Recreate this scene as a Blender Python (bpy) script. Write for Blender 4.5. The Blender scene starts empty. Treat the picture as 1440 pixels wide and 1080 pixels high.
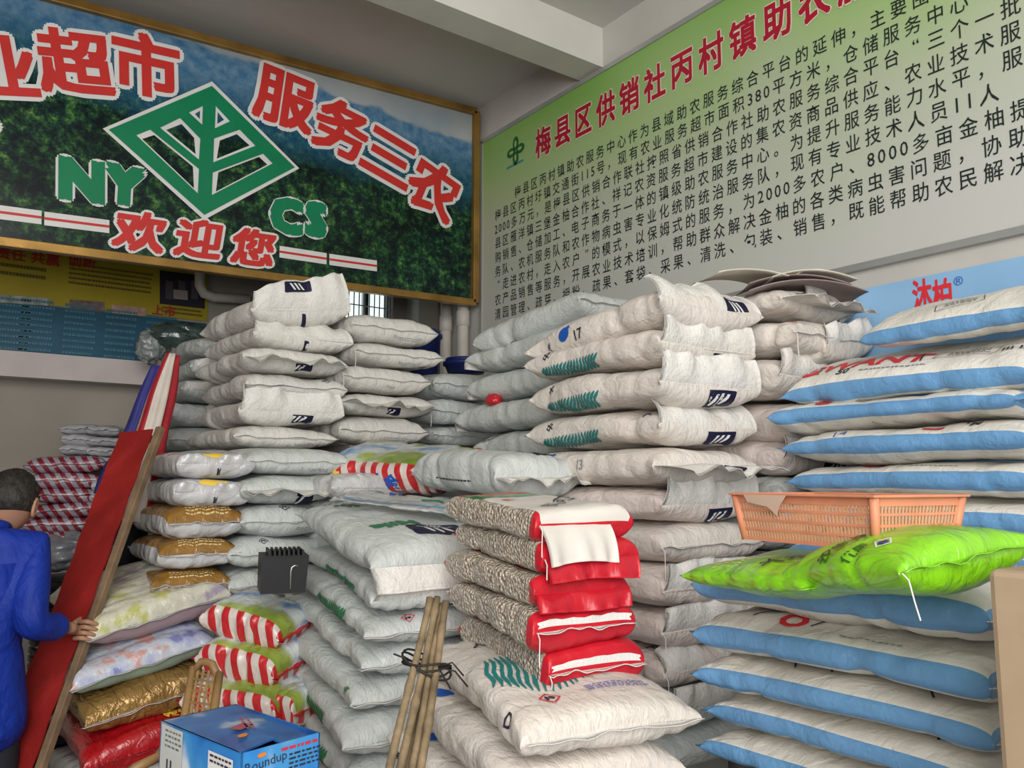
import bpy, bmesh, math, random
import numpy as np
from mathutils import Vector, Matrix, Euler
R_ = math.radians
SC = bpy.context.scene
COL = SC.collection
# ------------------------------------------------------------------ camera, sky, light, exposure
CAMH = 1.55; FPX = 1150.0; PITCH = math.atan(138 / FPX); YAW = R_(36)
cam_d = bpy.data.cameras.new('camera'); cam = bpy.data.objects.new('camera', cam_d); COL.objects.link(cam)
cam_d.sensor_fit = 'HORIZONTAL'; cam_d.sensor_width = 36; cam_d.lens = 36 * FPX / 1440
cam_d.clip_start = 0.05
cam.location = (0, 0, CAMH); cam.rotation_euler = (R_(90) + PITCH, 0, -YAW)
SC.camera = cam
SC.view_settings.view_transform = 'Standard'; SC.view_settings.look = 'None'
SC.view_settings.gamma = 1; SC.view_settings.use_curve_mapping = False
SC.view_settings.exposure = 0.62
SC.cycles.use_denoising = True
SC.cycles.max_bounces = 6
world = bpy.data.worlds.new('world'); SC.world = world; world.use_nodes = True
bg = world.node_tree.nodes['Background']; bg.inputs[0].default_value = (0.86, 0.93, 1.0, 1); bg.inputs[1].default_value = 0.36
def area(name, loc, target, sx, sy, energy, color):
    d = bpy.data.lights.new(name, 'AREA'); d.shape = 'RECTANGLE'; d.size = sx; d.size_y = sy; d.energy = energy; d.color = color
    o = bpy.data.objects.new(name, d); COL.objects.link(o); o.location = loc
    o.rotation_euler = (Vector(target) - Vector(loc)).to_track_quat('-Z', 'Y').to_euler()
    return o
area('shopfront_daylight', (-1.3, -2.2, 2.6), (2.3, 2.6, 1.5), 4.4, 3.0, 190, (1.0, 0.97, 0.93))
area('shopfront_daylight', (-0.5, -1.2, 4.1), (2.0, 2.6, 1.0), 2.0, 1.2, 42, (1.0, 0.97, 0.94))

# ------------------------------------------------------------------ picture -> place conversions
FX, FY = math.sin(YAW), math.cos(YAW)
def ratio(px): return (px - 720) / (FPX * math.cos(PITCH) + 0 * px)
def tanel(py):
    b = (540 - py) / FPX
    return (math.sin(PITCH) + b * math.cos(PITCH)) / (math.cos(PITCH) - b * math.sin(PITCH))
def at(px, py, d):
    """point seen at pixel, at horizontal depth d along the viewing direction"""
    b = (540 - py) / FPX; a = (px - 720) / FPX
    r = a / (math.cos(PITCH) - b * math.sin(PITCH)) * d
    return Vector((d * FX + r * FY, d * FY - r * FX, CAMH + tanel(py) * d))
def depth(x, y): return x * FX + y * FY
def on_y(px, py, y):
    p = at(px, py, 1.0); t = y / p.y
    return Vector((p.x * t, y, CAMH + (p.z - CAMH) * t))
def on_x(px, py, x):
    p = at(px, py, 1.0); t = x / p.x
    return Vector((x, p.y * t, CAMH + (p.z - CAMH) * t))

# ------------------------------------------------------------------ materials
MATS = {}
def node(nt, t, **kw):
    n = nt.nodes.new(t)
    for k, v in kw.items():
        if k.startswith('i_'):
            n.inputs[k[2:].replace('_', ' ')].default_value = v
        else: setattr(n, k, v)
    return n
def mat(name, col, rough=0.6, var=0.06, vscale=6, bump=0.0, bscale=(20, 20, 20), spec=0.3, metal=0, alpha=1, coat=0, bdetail=4, bdist=0.01, emit=None, sheen=0, col2=None, trans=0):
    if name in MATS: return MATS[name]
    m = bpy.data.materials.new(name); m.use_nodes = True; nt = m.node_tree
    p = nt.nodes['Principled BSDF']; L = nt.links.new
    p.inputs['Roughness'].default_value = rough; p.inputs['Specular IOR Level'].default_value = spec
    p.inputs['Metallic'].default_value = metal; p.inputs['Coat Weight'].default_value = coat; p.inputs['Coat Roughness'].default_value = 0.2
    if alpha < 1: p.inputs['Alpha'].default_value = alpha
    if trans: p.inputs['Transmission Weight'].default_value = trans
    tc = node(nt, 'ShaderNodeTexCoord')
    c4 = (*col, 1)
    nz = node(nt, 'ShaderNodeTexNoise'); nz.inputs['Scale'].default_value = vscale; nz.inputs['Detail'].default_value = 5
    L(tc.outputs['Object'], nz.inputs['Vector'])
    rp = node(nt, 'ShaderNodeValToRGB'); rp.color_ramp.elements[0].position = 0.3; rp.color_ramp.elements[1].position = 0.7
    a = tuple(max(0, x * (1 - var)) for x in (col2 or col)); b = tuple(min(1, x * (1 + var)) for x in col)
    rp.color_ramp.elements[0].color = (*a, 1); rp.color_ramp.elements[1].color = (*b, 1)
    L(nz.outputs['Fac'], rp.inputs['Fac']); L(rp.outputs['Color'], p.inputs['Base Color'])
    if bump:
        mp = node(nt, 'ShaderNodeMapping'); mp.inputs['Scale'].default_value = bscale
        L(tc.outputs['Object'], mp.inputs['Vector'])
        n2 = node(nt, 'ShaderNodeTexNoise'); n2.inputs['Scale'].default_value = 1; n2.inputs['Detail'].default_value = bdetail; n2.inputs['Distortion'].default_value = 0.6
        L(mp.outputs['Vector'], n2.inputs['Vector'])
        bp = node(nt, 'ShaderNodeBump'); bp.inputs['Strength'].default_value = bump; bp.inputs['Distance'].default_value = bdist
        if name.startswith('woven') or 'band' in name:
            n3 = node(nt, 'ShaderNodeTexNoise'); n3.inputs['Scale'].default_value = 3.3; n3.inputs['Detail'].default_value = 5; n3.inputs['Distortion'].default_value = 1.2
            L(mp.outputs['Vector'], n3.inputs['Vector'])
            n4 = node(nt, 'ShaderNodeTexNoise'); n4.inputs['Scale'].default_value = 11; n4.inputs['Detail'].default_value = 3; n4.inputs['Distortion'].default_value = 2.5
            L(tc.outputs['Object'], n4.inputs['Vector'])
            a1 = node(nt, 'ShaderNodeMath', operation='MULTIPLY_ADD'); a1.inputs[1].default_value = 0.35; L(n3.outputs['Fac'], a1.inputs[0]); L(n2.outputs['Fac'], a1.inputs[2])
            a2 = node(nt, 'ShaderNodeMath', operation='MULTIPLY_ADD'); a2.inputs[1].default_value = 0.55; L(n4.outputs['Fac'], a2.inputs[0]); L(a1.outputs[0], a2.inputs[2])
            L(a2.outputs[0], bp.inputs['Height'])
        else: L(n2.outputs['Fac'], bp.inputs['Height'])
        L(bp.outputs['Normal'], p.inputs['Normal'])
    if emit:
        p.inputs['Emission Color'].default_value = (*emit[:3], 1); p.inputs['Emission Strength'].default_value = emit[3]
    MATS[name] = m; return m
def ink(name, col, rough=0.5): return mat(name, col, rough, var=0.03)
M_W = mat('woven_white', (0.64, 0.62, 0.58), 0.5, 0.05, 5, 0.85, (9, 22, 12), 0.35, bdist=0.0115)
M_WARM = mat('woven_warm_white', (0.66, 0.61, 0.555), 0.5, 0.07, 4, 0.85, (9, 22, 12), 0.35, bdist=0.0115)
M_PINK = mat('woven_pinkish_white', (0.66, 0.58, 0.535), 0.5, 0.07, 3, 0.85, (10, 24, 12), 0.35, bdist=0.0115)
M_G = mat('woven_grey_white', (0.53, 0.56, 0.545), 0.45, 0.06, 5, 0.85, (9, 20, 12), 0.4, bdist=0.0115)
M_FLAP = mat('woven_flap', (0.70, 0.68, 0.64), 0.5, 0.06, 8, 0.8, (14, 22, 22), 0.35, bdist=0.0115)
M_SEAM = mat('seam_tape', (0.72, 0.71, 0.68), 0.6, 0.05, 20, 0.6, (30, 160, 30), 0.2, bdist=0.004)
M_THREAD = mat('thread', (0.75, 0.73, 0.68), 0.7)
M_NAVY = ink('navy_ink', (0.008, 0.008, 0.035)); M_BLK = ink('black_ink', (0.03, 0.03, 0.045)); M_WH = ink('white_ink', (0.72, 0.72, 0.71))
M_TEAL = ink('teal_ink', (0.015, 0.19, 0.19)); M_GRN = ink('green_ink', (0.02, 0.19, 0.07)); M_BLU = ink('blue_ink', (0.01, 0.09, 0.42))
M_RED = ink('red_ink', (0.62, 0.03, 0.04)); M_GREYINK = ink('grey_ink', (0.24, 0.25, 0.28)); M_YEL = ink('yellow_ink', (0.8, 0.55, 0.08)); M_VIO = ink('violet_ink', (0.1, 0.1, 0.4))
M_BAND = mat('sky_blue_band', (0.13, 0.30, 0.53), 0.42, 0.10, 8, 0.6, (14, 30, 8), 0.4, bdist=0.0115)
M_BWH = mat('woven_cream', (0.70, 0.68, 0.62), 0.5, 0.05, 5, 0.6, (20, 10, 10), 0.35, bdist=0.0115)
M_REDP = mat('red_plastic', (0.50, 0.012, 0.025), 0.32, 0.12, 6, 0.6, (16, 16, 16), 0.5, bdist=0.012)
M_GRAVEL = None
M_FILM = mat('clear_film_white', (0.50, 0.50, 0.50), 0.22, 0.25, 9, 0.9, (14, 14, 14), 0.6, bdist=0.02, coat=0.4)
M_AMBER = mat('amber_film', (0.25, 0.12, 0.015), 0.25, 0.2, 10, 0.9, (18, 18, 18), 0.6, bdist=0.014, coat=0.5)
M_GRAIN = mat('grain_film', (0.36, 0.30, 0.23), 0.3, 0.5, 70, 0.9, (70, 70, 70), 0.5, bdist=0.006, coat=0.3)
M_BRONZE = mat('bronze_film', (0.32, 0.19, 0.06), 0.25, 0.25, 5, 1.0, (10, 24, 14), 0.8, metal=0.45, bdist=0.03)
M_REDFILM = mat('crimson_film', (0.36, 0.005, 0.01), 0.25, 0.15, 5, 0.9, (10, 20, 14), 0.6, bdist=0.02, coat=0.5)
M_LIME = mat('lime_plastic', (0.20, 0.52, 0.01), 0.28, 0.15, 5, 1.0, (8, 16, 12), 0.6, bdist=0.025, coat=0.5)
M_CLEARF = mat('clear_film', (0.60, 0.62, 0.60), 0.2, 0.2, 9, 1.0, (20, 20, 20), 0.6, bdist=0.015, coat=0.5, alpha=0.6)

def mat_gravel():
    m = bpy.data.materials.new('gravel_in_film'); m.use_nodes = True; nt = m.node_tree; p = nt.nodes['Principled BSDF']; L = nt.links.new
    tc = node(nt, 'ShaderNodeTexCoord'); v = node(nt, 'ShaderNodeTexVoronoi'); v.inputs['Scale'].default_value = 95
    L(tc.outputs['Object'], v.inputs['Vector'])
    r = node(nt, 'ShaderNodeValToRGB'); e = r.color_ramp.elements
    e[0].color = (0.40, 0.33, 0.25, 1); e[1].color = (0.75, 0.68, 0.58, 1)
    sp = node(nt, 'ShaderNodeSeparateColor'); L(v.outputs['Color'], sp.inputs[0]); L(sp.outputs[0], r.inputs['Fac'])
    mx = node(nt, 'ShaderNodeMix', data_type='RGBA', blend_type='MULTIPLY'); mx.inputs[0].default_value = 0.5
    r2 = node(nt, 'ShaderNodeValToRGB'); r2.color_ramp.elements[0].color = (1, 1, 1, 1); r2.color_ramp.elements[1].color = (0.3, 0.27, 0.24, 1); r2.color_ramp.elements[1].position = 0.9
    L(v.outputs['Distance'], r2.inputs['Fac']); L(r.outputs['Color'], mx.inputs[6]); L(r2.outputs['Color'], mx.inputs[7]); L(mx.outputs[2], p.inputs['Base Color'])
    bp = node(nt, 'ShaderNodeBump', invert=True); bp.inputs['Distance'].default_value = 0.012; bp.inputs['Strength'].default_value = 0.9
    L(v.outputs['Distance'], bp.inputs['Height']); L(bp.outputs['Normal'], p.inputs['Normal'])
    p.inputs['Roughness'].default_value = 0.35; p.inputs['Coat Weight'].default_value = 0.35; p.inputs['Coat Roughness'].default_value = 0.15
    return m
M_GRAVEL = mat_gravel()
def mat_stripes(name, c1, c2, freq, axis=0, slant=0.3, wob=0.02):
    m = bpy.data.materials.new(name); m.use_nodes = True; nt = m.node_tree; p = nt.nodes['Principled BSDF']; L = nt.links.new
    tc = node(nt, 'ShaderNodeTexCoord'); sx = node(nt, 'ShaderNodeSeparateXYZ'); L(tc.outputs['Object'], sx.inputs[0])
    nz = node(nt, 'ShaderNodeTexNoise'); nz.inputs['Scale'].default_value = 7; L(tc.outputs['Object'], nz.inputs['Vector'])
    a = node(nt, 'ShaderNodeMath', operation='MULTIPLY'); a.inputs[1].default_value = slant; L(sx.outputs[2], a.inputs[0])
    b = node(nt, 'ShaderNodeMath', operation='ADD'); L(sx.outputs[axis], b.inputs[0]); L(a.outputs[0], b.inputs[1])
    d = node(nt, 'ShaderNodeMath', operation='MULTIPLY_ADD'); d.inputs[1].default_value = wob; L(nz.outputs['Fac'], d.inputs[0]); L(b.outputs[0], d.inputs[2])
    f = node(nt, 'ShaderNodeMath', operation='MULTIPLY'); f.inputs[1].default_value = freq; L(d.outputs[0], f.inputs[0])
    g = node(nt, 'ShaderNodeMath', operation='FRACT'); L(f.outputs[0], g.inputs[0])
    h = node(nt, 'ShaderNodeMath', operation='GREATER_THAN'); h.inputs[1].default_value = 0.5; L(g.outputs[0], h.inputs[0])
    mx = node(nt, 'ShaderNodeMix', data_type='RGBA'); mx.inputs[6].default_value = (*c1, 1); mx.inputs[7].default_value = (*c2, 1)
    L(h.outputs[0], mx.inputs[0]); L(mx.outputs[2], p.inputs['Base Color'])
    n2 = node(nt, 'ShaderNodeTexNoise'); n2.inputs['Scale'].default_value = 16; L(tc.outputs['Object'], n2.inputs['Vector'])
    bp = node(nt, 'ShaderNodeBump'); bp.inputs['Distance'].default_value = 0.02; bp.inputs['Strength'].default_value = 0.8
    L(n2.outputs['Fac'], bp.inputs['Height']); L(bp.outputs['Normal'], p.inputs['Normal'])
    p.inputs['Roughness'].default_value = 0.3; p.inputs['Coat Weight'].default_value = 0.3
    return m
M_STR = mat_stripes('red_white_stripes', (0.50, 0.02, 0.025), (0.62, 0.55, 0.50), 15)
M_STRE = mat_stripes('red_white_end_stripes', (0.50, 0.02, 0.025), (0.62, 0.55, 0.50), 15, 1, 0.2)
M_STRFAR = mat_stripes('shaded_red_stripes', (0.20, 0.015, 0.03), (0.30, 0.27, 0.32), 18, 1, 0.6)  # same red and white stripes, with the far room's dimness painted into the colours
def mat_patches(name, cols, scale, rough=0.3, bump=0.8, coat=0.4, soft=False):
    m = bpy.data.materials.new(name); m.use_nodes = True; nt = m.node_tree; p = nt.nodes['Principled BSDF']; L = nt.links.new
    tc = node(nt, 'ShaderNodeTexCoord'); nz = node(nt, 'ShaderNodeTexNoise'); nz.inputs['Scale'].default_value = scale; nz.inputs['Detail'].default_value = 3
    L(tc.outputs['Object'], nz.inputs['Vector'])
    r = node(nt, 'ShaderNodeValToRGB'); cr = r.color_ramp; n = len(cols)
    while len(cr.elements) < n: cr.elements.new(0.5)
    for i, c in enumerate(cols):
        cr.elements[i].position = 0.33 + 0.34 * i / (n - 1); cr.elements[i].color = (*c, 1)
    if not soft: cr.interpolation = 'EASE'
    L(nz.outputs['Fac'], r.inputs['Fac']); L(r.outputs['Color'], p.inputs['Base Color'])
    n2 = node(nt, 'ShaderNodeTexNoise'); n2.inputs['Scale'].default_value = 14; n2.inputs['Detail'].default_value = 4; L(tc.outputs['Object'], n2.inputs['Vector'])
    bp = node(nt, 'ShaderNodeBump'); bp.inputs['Distance'].default_value = 0.02; bp.inputs['Strength'].default_value = bump
    L(n2.outputs['Fac'], bp.inputs['Height']); L(bp.outputs['Normal'], p.inputs['Normal'])
    p.inputs['Roughness'].default_value = rough; p.inputs['Coat Weight'].default_value = coat
    return m
M_FLORAL = mat_patches('pale_floral_print', [(0.30, 0.26, 0.34), (0.52, 0.50, 0.42), (0.58, 0.57, 0.46), (0.45, 0.45, 0.14)], 9)
M_BLFLOR = mat_patches('blue_floral_print', [(0.20, 0.22, 0.45), (0.42, 0.45, 0.62), (0.50, 0.54, 0.60), (0.55, 0.30, 0.28)], 11)
M_FIELD = mat_patches('field_photo_print', [(0.04, 0.25, 0.60), (0.60, 0.65, 0.66), (0.30, 0.38, 0.06), (0.15, 0.24, 0.02)], 3.5)
M_PICTOP = mat_patches('green_print', [(0.02, 0.13, 0.03), (0.04, 0.20, 0.05)], 20)

# ------------------------------------------------------------------ object helpers
def link(name, me, parent=None, loc=None, rot=None):
    o = bpy.data.objects.new(name, me); COL.objects.link(o)
    if parent is not None: o.parent = parent
    if loc is not None: o.location = loc
    if rot is not None: o.rotation_euler = rot
    return o
def tag(o, label, cat, group=None, kind=None):
    o['label'] = label; o['category'] = cat
    if group: o['group'] = group
    if kind: o['kind'] = kind
    return o
def struct(o): o['kind'] = 'structure'; return o
def empty(name, loc, rz=0):
    o = bpy.data.objects.new(name, None); COL.objects.link(o); o.location = loc; o.rotation_euler = (0, 0, rz); o.empty_display_size = 0.05; return o
def mesh(name, vs, fs, mats, midx=None, smooth=True):
    me = bpy.data.meshes.new(name)
    me.from_pydata([tuple(map(float, v)) for v in vs], [], [tuple(map(int, f)) for f in fs])
    for m in mats: me.materials.append(m)
    if midx is not None: me.polygons.foreach_set('material_index', [int(i) for i in midx])
    me.polygons.foreach_set('use_smooth', [smooth] * len(me.polygons))
    me.update(); return me
class MB:
    """collects boxes, bars and tubes of one part"""
    def __init__(s): s.v = []; s.f = []; s.mi = []
    def add(s, vs, fs, mi=0):
        k = len(s.v); s.v += [tuple(v) for v in vs]; s.f += [tuple(i + k for i in f) for f in fs]; s.mi += [mi] * len(fs); return s
    def box(s, c, d, rot=None, mi=0):
        vs = []
        for x in (-1, 1):
            for y in (-1, 1):
                for z in (-1, 1):
                    v = Vector((x * d[0] / 2, y * d[1] / 2, z * d[2] / 2))
                    if rot is not None: v = rot @ v
                    vs.append(v + Vector(c))
        return s.add(vs, [(0, 1, 3, 2), (4, 6, 7, 5), (0, 4, 5, 1), (2, 3, 7, 6), (0, 2, 6, 4), (1, 5, 7, 3)], mi)
    def bar(s, a, b, w, t, up=(0, 0, 1), mi=0):
        a = Vector(a); b = Vector(b); x = (b - a); l = x.length; x.normalize(); z = Vector(up); y = z.cross(x).normalized(); z = x.cross(y)
        rot = Matrix((x, y, z)).transposed()
        return s.box((a + b) / 2, (l, w, t), rot, mi)
    def tube(s, pts, rad, n=8, mi=0, cap=True):
        pts = [Vector(p) for p in pts]; k = len(s.v); rings = []
        rr = rad if hasattr(rad, '__len__') else [rad] * len(pts)
        prev = None
        for i, p in enumerate(pts):
            t = (pts[min(i + 1, len(pts) - 1)] - pts[max(i - 1, 0)]).normalized()
            u = prev - t * prev.dot(t) if prev is not None else (Vector((0, 0, 1)) if abs(t.z) < 0.9 else Vector((1, 0, 0))).cross(t)
            u.normalize(); prev = u; w = t.cross(u)
            rings.append([p + (u * math.cos(6.28318 * j / n) + w * math.sin(6.28318 * j / n)) * rr[i] for j in range(n)])
        vs = [v for r in rings for v in r]; fs = []
        for i in range(len(pts) - 1):
            for j in range(n): fs.append((i * n + j, i * n + (j + 1) % n, (i + 1) * n + (j + 1) % n, (i + 1) * n + j))
        if cap: fs.append(tuple(range(n - 1, -1, -1))); fs.append(tuple((len(pts) - 1) * n + j for j in range(n)))
        return s.add(vs, fs, mi)
    def lathe(s, prof, n=24, c=(0, 0, 0), mi=0):
        vs = []; fs = []
        for r, z in prof:
            for j in range(n): vs.append((c[0] + r * math.cos(6.28318 * j / n), c[1] + r * math.sin(6.28318 * j / n), c[2] + z))
        for i in range(len(prof) - 1):
            for j in range(n): fs.append((i * n + j, i * n + (j + 1) % n, (i + 1) * n + (j + 1) % n, (i + 1) * n + j))
        return s.add(vs, fs, mi)
    def build(s, name, mats, parent=None, loc=None, rot=None, smooth=False, bevel=0):
        if not isinstance(mats, (list, tuple)): mats = [mats]
        o = link(name, mesh(name, s.v, s.f, mats, s.mi, smooth), parent, loc, rot)
        if bevel:
            b = o.modifiers.new('b', 'BEVEL'); b.width = bevel; b.segments = 2; b.limit_method = 'ANGLE'
        return o

# ------------------------------------------------------------------ flat print geometry
_tc = {}
def text2d(body, offset=0.0):
    k = (body, offset)
    if k in _tc: return _tc[k]
    c = bpy.data.curves.new('tmp', 'FONT'); c.body = body; c.size = 1; c.offset = offset; c.resolution_u = 2
    c.align_x = 'CENTER'; c.align_y = 'CENTER'
    o = bpy.data.objects.new('tmp', c); COL.objects.link(o); bpy.context.view_layer.update()
    m = o.to_mesh(); m.calc_loop_triangles()
    v = np.array([tuple(x.co)[:2] for x in m.vertices]).reshape(-1, 2); f = [tuple(t.vertices) for t in m.loop_triangles]
    if len(v): v = v - (v.max(0) + v.min(0)) / 2
    o.to_mesh_clear(); bpy.data.objects.remove(o); bpy.data.curves.remove(c)
    _tc[k] = (v, f); return _tc[k]
def bold2d(ch, r, n=10):
    """heavier glyph: the glyph repeated round a small circle"""
    v, f = text2d(ch); z = lambda q, k: np.concatenate([q, np.full((len(q), 1), k * 0.00007)], 1); L = [(z(v, n), f)]
    for k in range(n):
        a = 6.28318 * (k + 0.5) / n; c, q = math.cos(a), math.sin(a)
        if n == 8: g = 1 / max(abs(c), abs(q)); c, q = (1 if c > 0 else -1, 1 if q > 0 else -1) if k % 2 == 0 else (c * 0.9, q * 0.9)
        L.append((z(v + np.array([r * c, r * q]), k), f))
    return join2d(L)
def shape2d(loops, offset=0.0):
    c = bpy.data.curves.new('tmp', 'CURVE'); c.dimensions = '2D'; c.fill_mode = 'BOTH'; c.offset = offset
    for lp in loops:
        sp = c.splines.new('POLY'); sp.points.add(len(lp) - 1); sp.use_cyclic_u = True
        for i, p in enumerate(lp): sp.points[i].co = (p[0], p[1], 0, 1)
    o = bpy.data.objects.new('tmp', c); COL.objects.link(o); bpy.context.view_layer.update()
    m = o.to_mesh(); m.calc_loop_triangles()
    v = np.array([tuple(x.co)[:2] for x in m.vertices]).reshape(-1, 2); f = [tuple(t.vertices) for t in m.loop_triangles]
    o.to_mesh_clear(); bpy.data.objects.remove(o); bpy.data.curves.remove(c)
    return v, f
def split_long(v, f, mx):
    v = [tuple(p) for p in v]; out = []; st = list(f)
    while st:
        t = st.pop(); P = [v[i] for i in t]
        e = [math.dist(P[i], P[(i + 1) % 3]) for i in range(3)]; k = e.index(max(e))
        if e[k] > mx:
            a, b, c = t[k], t[(k + 1) % 3], t[(k + 2) % 3]
            v.append(tuple((v[a][q] + v[b][q]) / 2 for q in range(2))); m = len(v) - 1
            st += [(a, m, c), (m, b, c)]
        else: out.append(t)
    return np.array(v), out
def rect(w, h): return (np.array([(-w / 2, -h / 2), (w / 2, -h / 2), (w / 2, h / 2), (-w / 2, h / 2)]), [(0, 1, 2), (0, 2, 3)])
def xf(vf, x=0, y=0, rot=0, sc=1):
    v, f = vf; c, s = math.cos(R_(rot)), math.sin(R_(rot)); v = np.asarray(v) * sc
    o = [v[:, 0] * c - v[:, 1] * s + x, v[:, 0] * s + v[:, 1] * c + y]
    if v.shape[1] > 2: o.append(v[:, 2] / sc)
    return (np.stack(o, 1), f)
def join2d(L):
    vs = []; fs = []; k = 0
    for v, f in L:
        vs.append(v); fs += [tuple(i + k for i in t) for t in f]; k += len(v)
    return np.concatenate(vs), fs
def ribbon(pts, w):
    vs = []; fs = []
    for i, p in enumerate(pts):
        a = pts[max(i - 1, 0)]; b = pts[min(i + 1, len(pts) - 1)]; dx, dy = b[0] - a[0], b[1] - a[1]; l = math.hypot(dx, dy) or 1
        ww = w * (0.35 if i in (0, len(pts) - 1) else 1)
        vs += [(p[0] - dy / l * ww / 2, p[1] + dx / l * ww / 2), (p[0] + dy / l * ww / 2, p[1] - dx / l * ww / 2)]
        if i: k = 2 * i; fs += [(k - 2, k - 1, k + 1), (k - 2, k + 1, k)]
    return np.array(vs), fs
# each print is a list of (verts+faces, material, layer)
def p_text(s, size, m=M_BLK, off=0.0): v, f = text2d(s, off); return [((v * size, f), m, 0)]
def p_logo(w, h, word=None):
    r = 0.12 * h; lp = []
    for cx, cy, a0 in ((w / 2 - r, h / 2 - r, 0), (-w / 2 + r, h / 2 - r, 90), (-w / 2 + r, -h / 2 + r, 180), (w / 2 - r, -h / 2 + r, 270)):
        for k in range(4): a = R_(a0 + 30 * k); lp.append((cx + r * math.cos(a), cy + r * math.sin(a)))
    out = [(shape2d([lp]), M_NAVY, 0)]
    bars = []
    for k in (-1, 0, 1):
        pts = [(k * w * 0.17 + 0.09 * w * math.cos(t * 1.6) - 0.07 * w, -0.34 * h + t * 0.42 * h) for t in (0, 0.25, 0.5, 0.75, 1)]
        bars.append(ribbon(pts, 0.075 * w))
    sc = [(-0.34 * w + 0.68 * w * t / 24, 0.14 * h + 0.05 * h * abs(math.sin(t * 0.79)) + 0.12 * h * (abs(t - 12) / 12) ** 4) for t in range(25)]
    bars.append(ribbon(sc, 0.05 * h))
    out.append((join2d(bars), M_WH, 1))
    if word: out.append((xf(text2d(word, 0.02), 0, 0.35 * h, 0, 0.2 * h), M_WH, 1))
    return out
def p_bars(w, h):
    o = [p_logo(w, h)[0]]; L = []
    for k in (-1, 0, 1):
        x = k * w * 0.17; L.append((np.array([(x - 0.14 * w, -0.32 * h), (x - 0.05 * w, -0.32 * h), (x + 0.10 * w, 0.30 * h), (x + 0.02 * w, 0.30 * h)]), [(0, 1, 2), (0, 2, 3)]))
    return o + [(join2d(L), M_WH, 1)]
def p_zebra(w, h, m, seed=0, slant=0.5):
    rnd = random.Random(seed); L = []; n = int(w / 0.0185)
    for i in range(n):
        x0 = -w / 2 + w * (i + 0.5) / n
        top = h / 2 * (0.55 + 0.45 * (i / n)); bot = -h / 2 * (0.5 + 0.5 * math.sin(3.1 * i / n))
        pts = []
        for k in range(7):
            t = k / 6; y = bot + (top - bot) * t
            pts.append((x0 + slant * (y) + 0.006 * math.sin(9 * t + i * 0.7), y))
        L.append(ribbon(pts, 0.0125 * rnd.uniform(0.8, 1.1)))
        if i % 3 == 0 and i < n - 1: L.append(ribbon([(x0, bot * 0.3), (x0 + 0.016, bot * 0.3 + 0.012)], 0.006))
    return [(join2d(L), m, 0)]
def ell(cx, cy, a, b, rot=0, n=14):
    v = np.array([(a * math.cos(6.283 * k / n), b * math.sin(6.283 * k / n)) for k in range(n)] + [(0, 0)])
    return xf((v, [(n, k, (k + 1) % n) for k in range(n)]), cx, cy, rot)
def p_blob(s, m=M_BLU): return [(join2d([ell(0, 0, s, s * 0.72, 15), ell(s * 0.55, s * 0.42, s * 0.6, s * 0.28, 30)]), m, 0)]
def p_leaves(s, m=M_GRN):
    return [(join2d([ell(x * s, y * s, s * 0.34, s * 0.2, r) for x, y, r in ((0, 0, 20), (0.55, 0.3, -20), (0.1, 0.6, 60), (-0.5, 0.15, 100), (0.85, 0.8, 30), (-0.2, -0.5, 10))]), m, 0)]
def p_hazard(s, m=M_BLK):
    o = s; i = s * 0.8
    d = lambda q: [(q, 0), (0, q), (-q, 0), (0, -q)]
    return [(shape2d([d(o), d(i)]), m, 0), (join2d([ell(0, s * 0.15, s * 0.2, s * 0.3, -40), ell(s * 0.05, -s * 0.3, s * 0.35, s * 0.14, 0)]), M_BLK, 0)]
def p_lines(w, rows, pitch=0.009, m=M_GREYINK, seed=0):
    rnd = random.Random(seed); L = []
    for r in range(rows):
        x = -w / 2
        while x < w / 2:
            l = rnd.uniform(0.006, 0.018); L.append(xf(rect(l, pitch * 0.42), x + l / 2, -(r - rows / 2) * pitch)); x += l + 0.004
    return [(join2d(L), m, 0)]
def p_frame(w, h, t=0.003, m=M_BLK):
    q = lambda a, b: [(-a / 2, -b / 2), (a / 2, -b / 2), (a / 2, b / 2), (-a / 2, b / 2)]
    return [(shape2d([q(w, h), q(w - 2 * t, h - 2 * t)]), m, 0)] + p_lines(w * 0.6, 4, h * 0.17, m, 3)
def p_rect(w, h, m): return [(rect(w, h), m, 0)]

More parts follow.
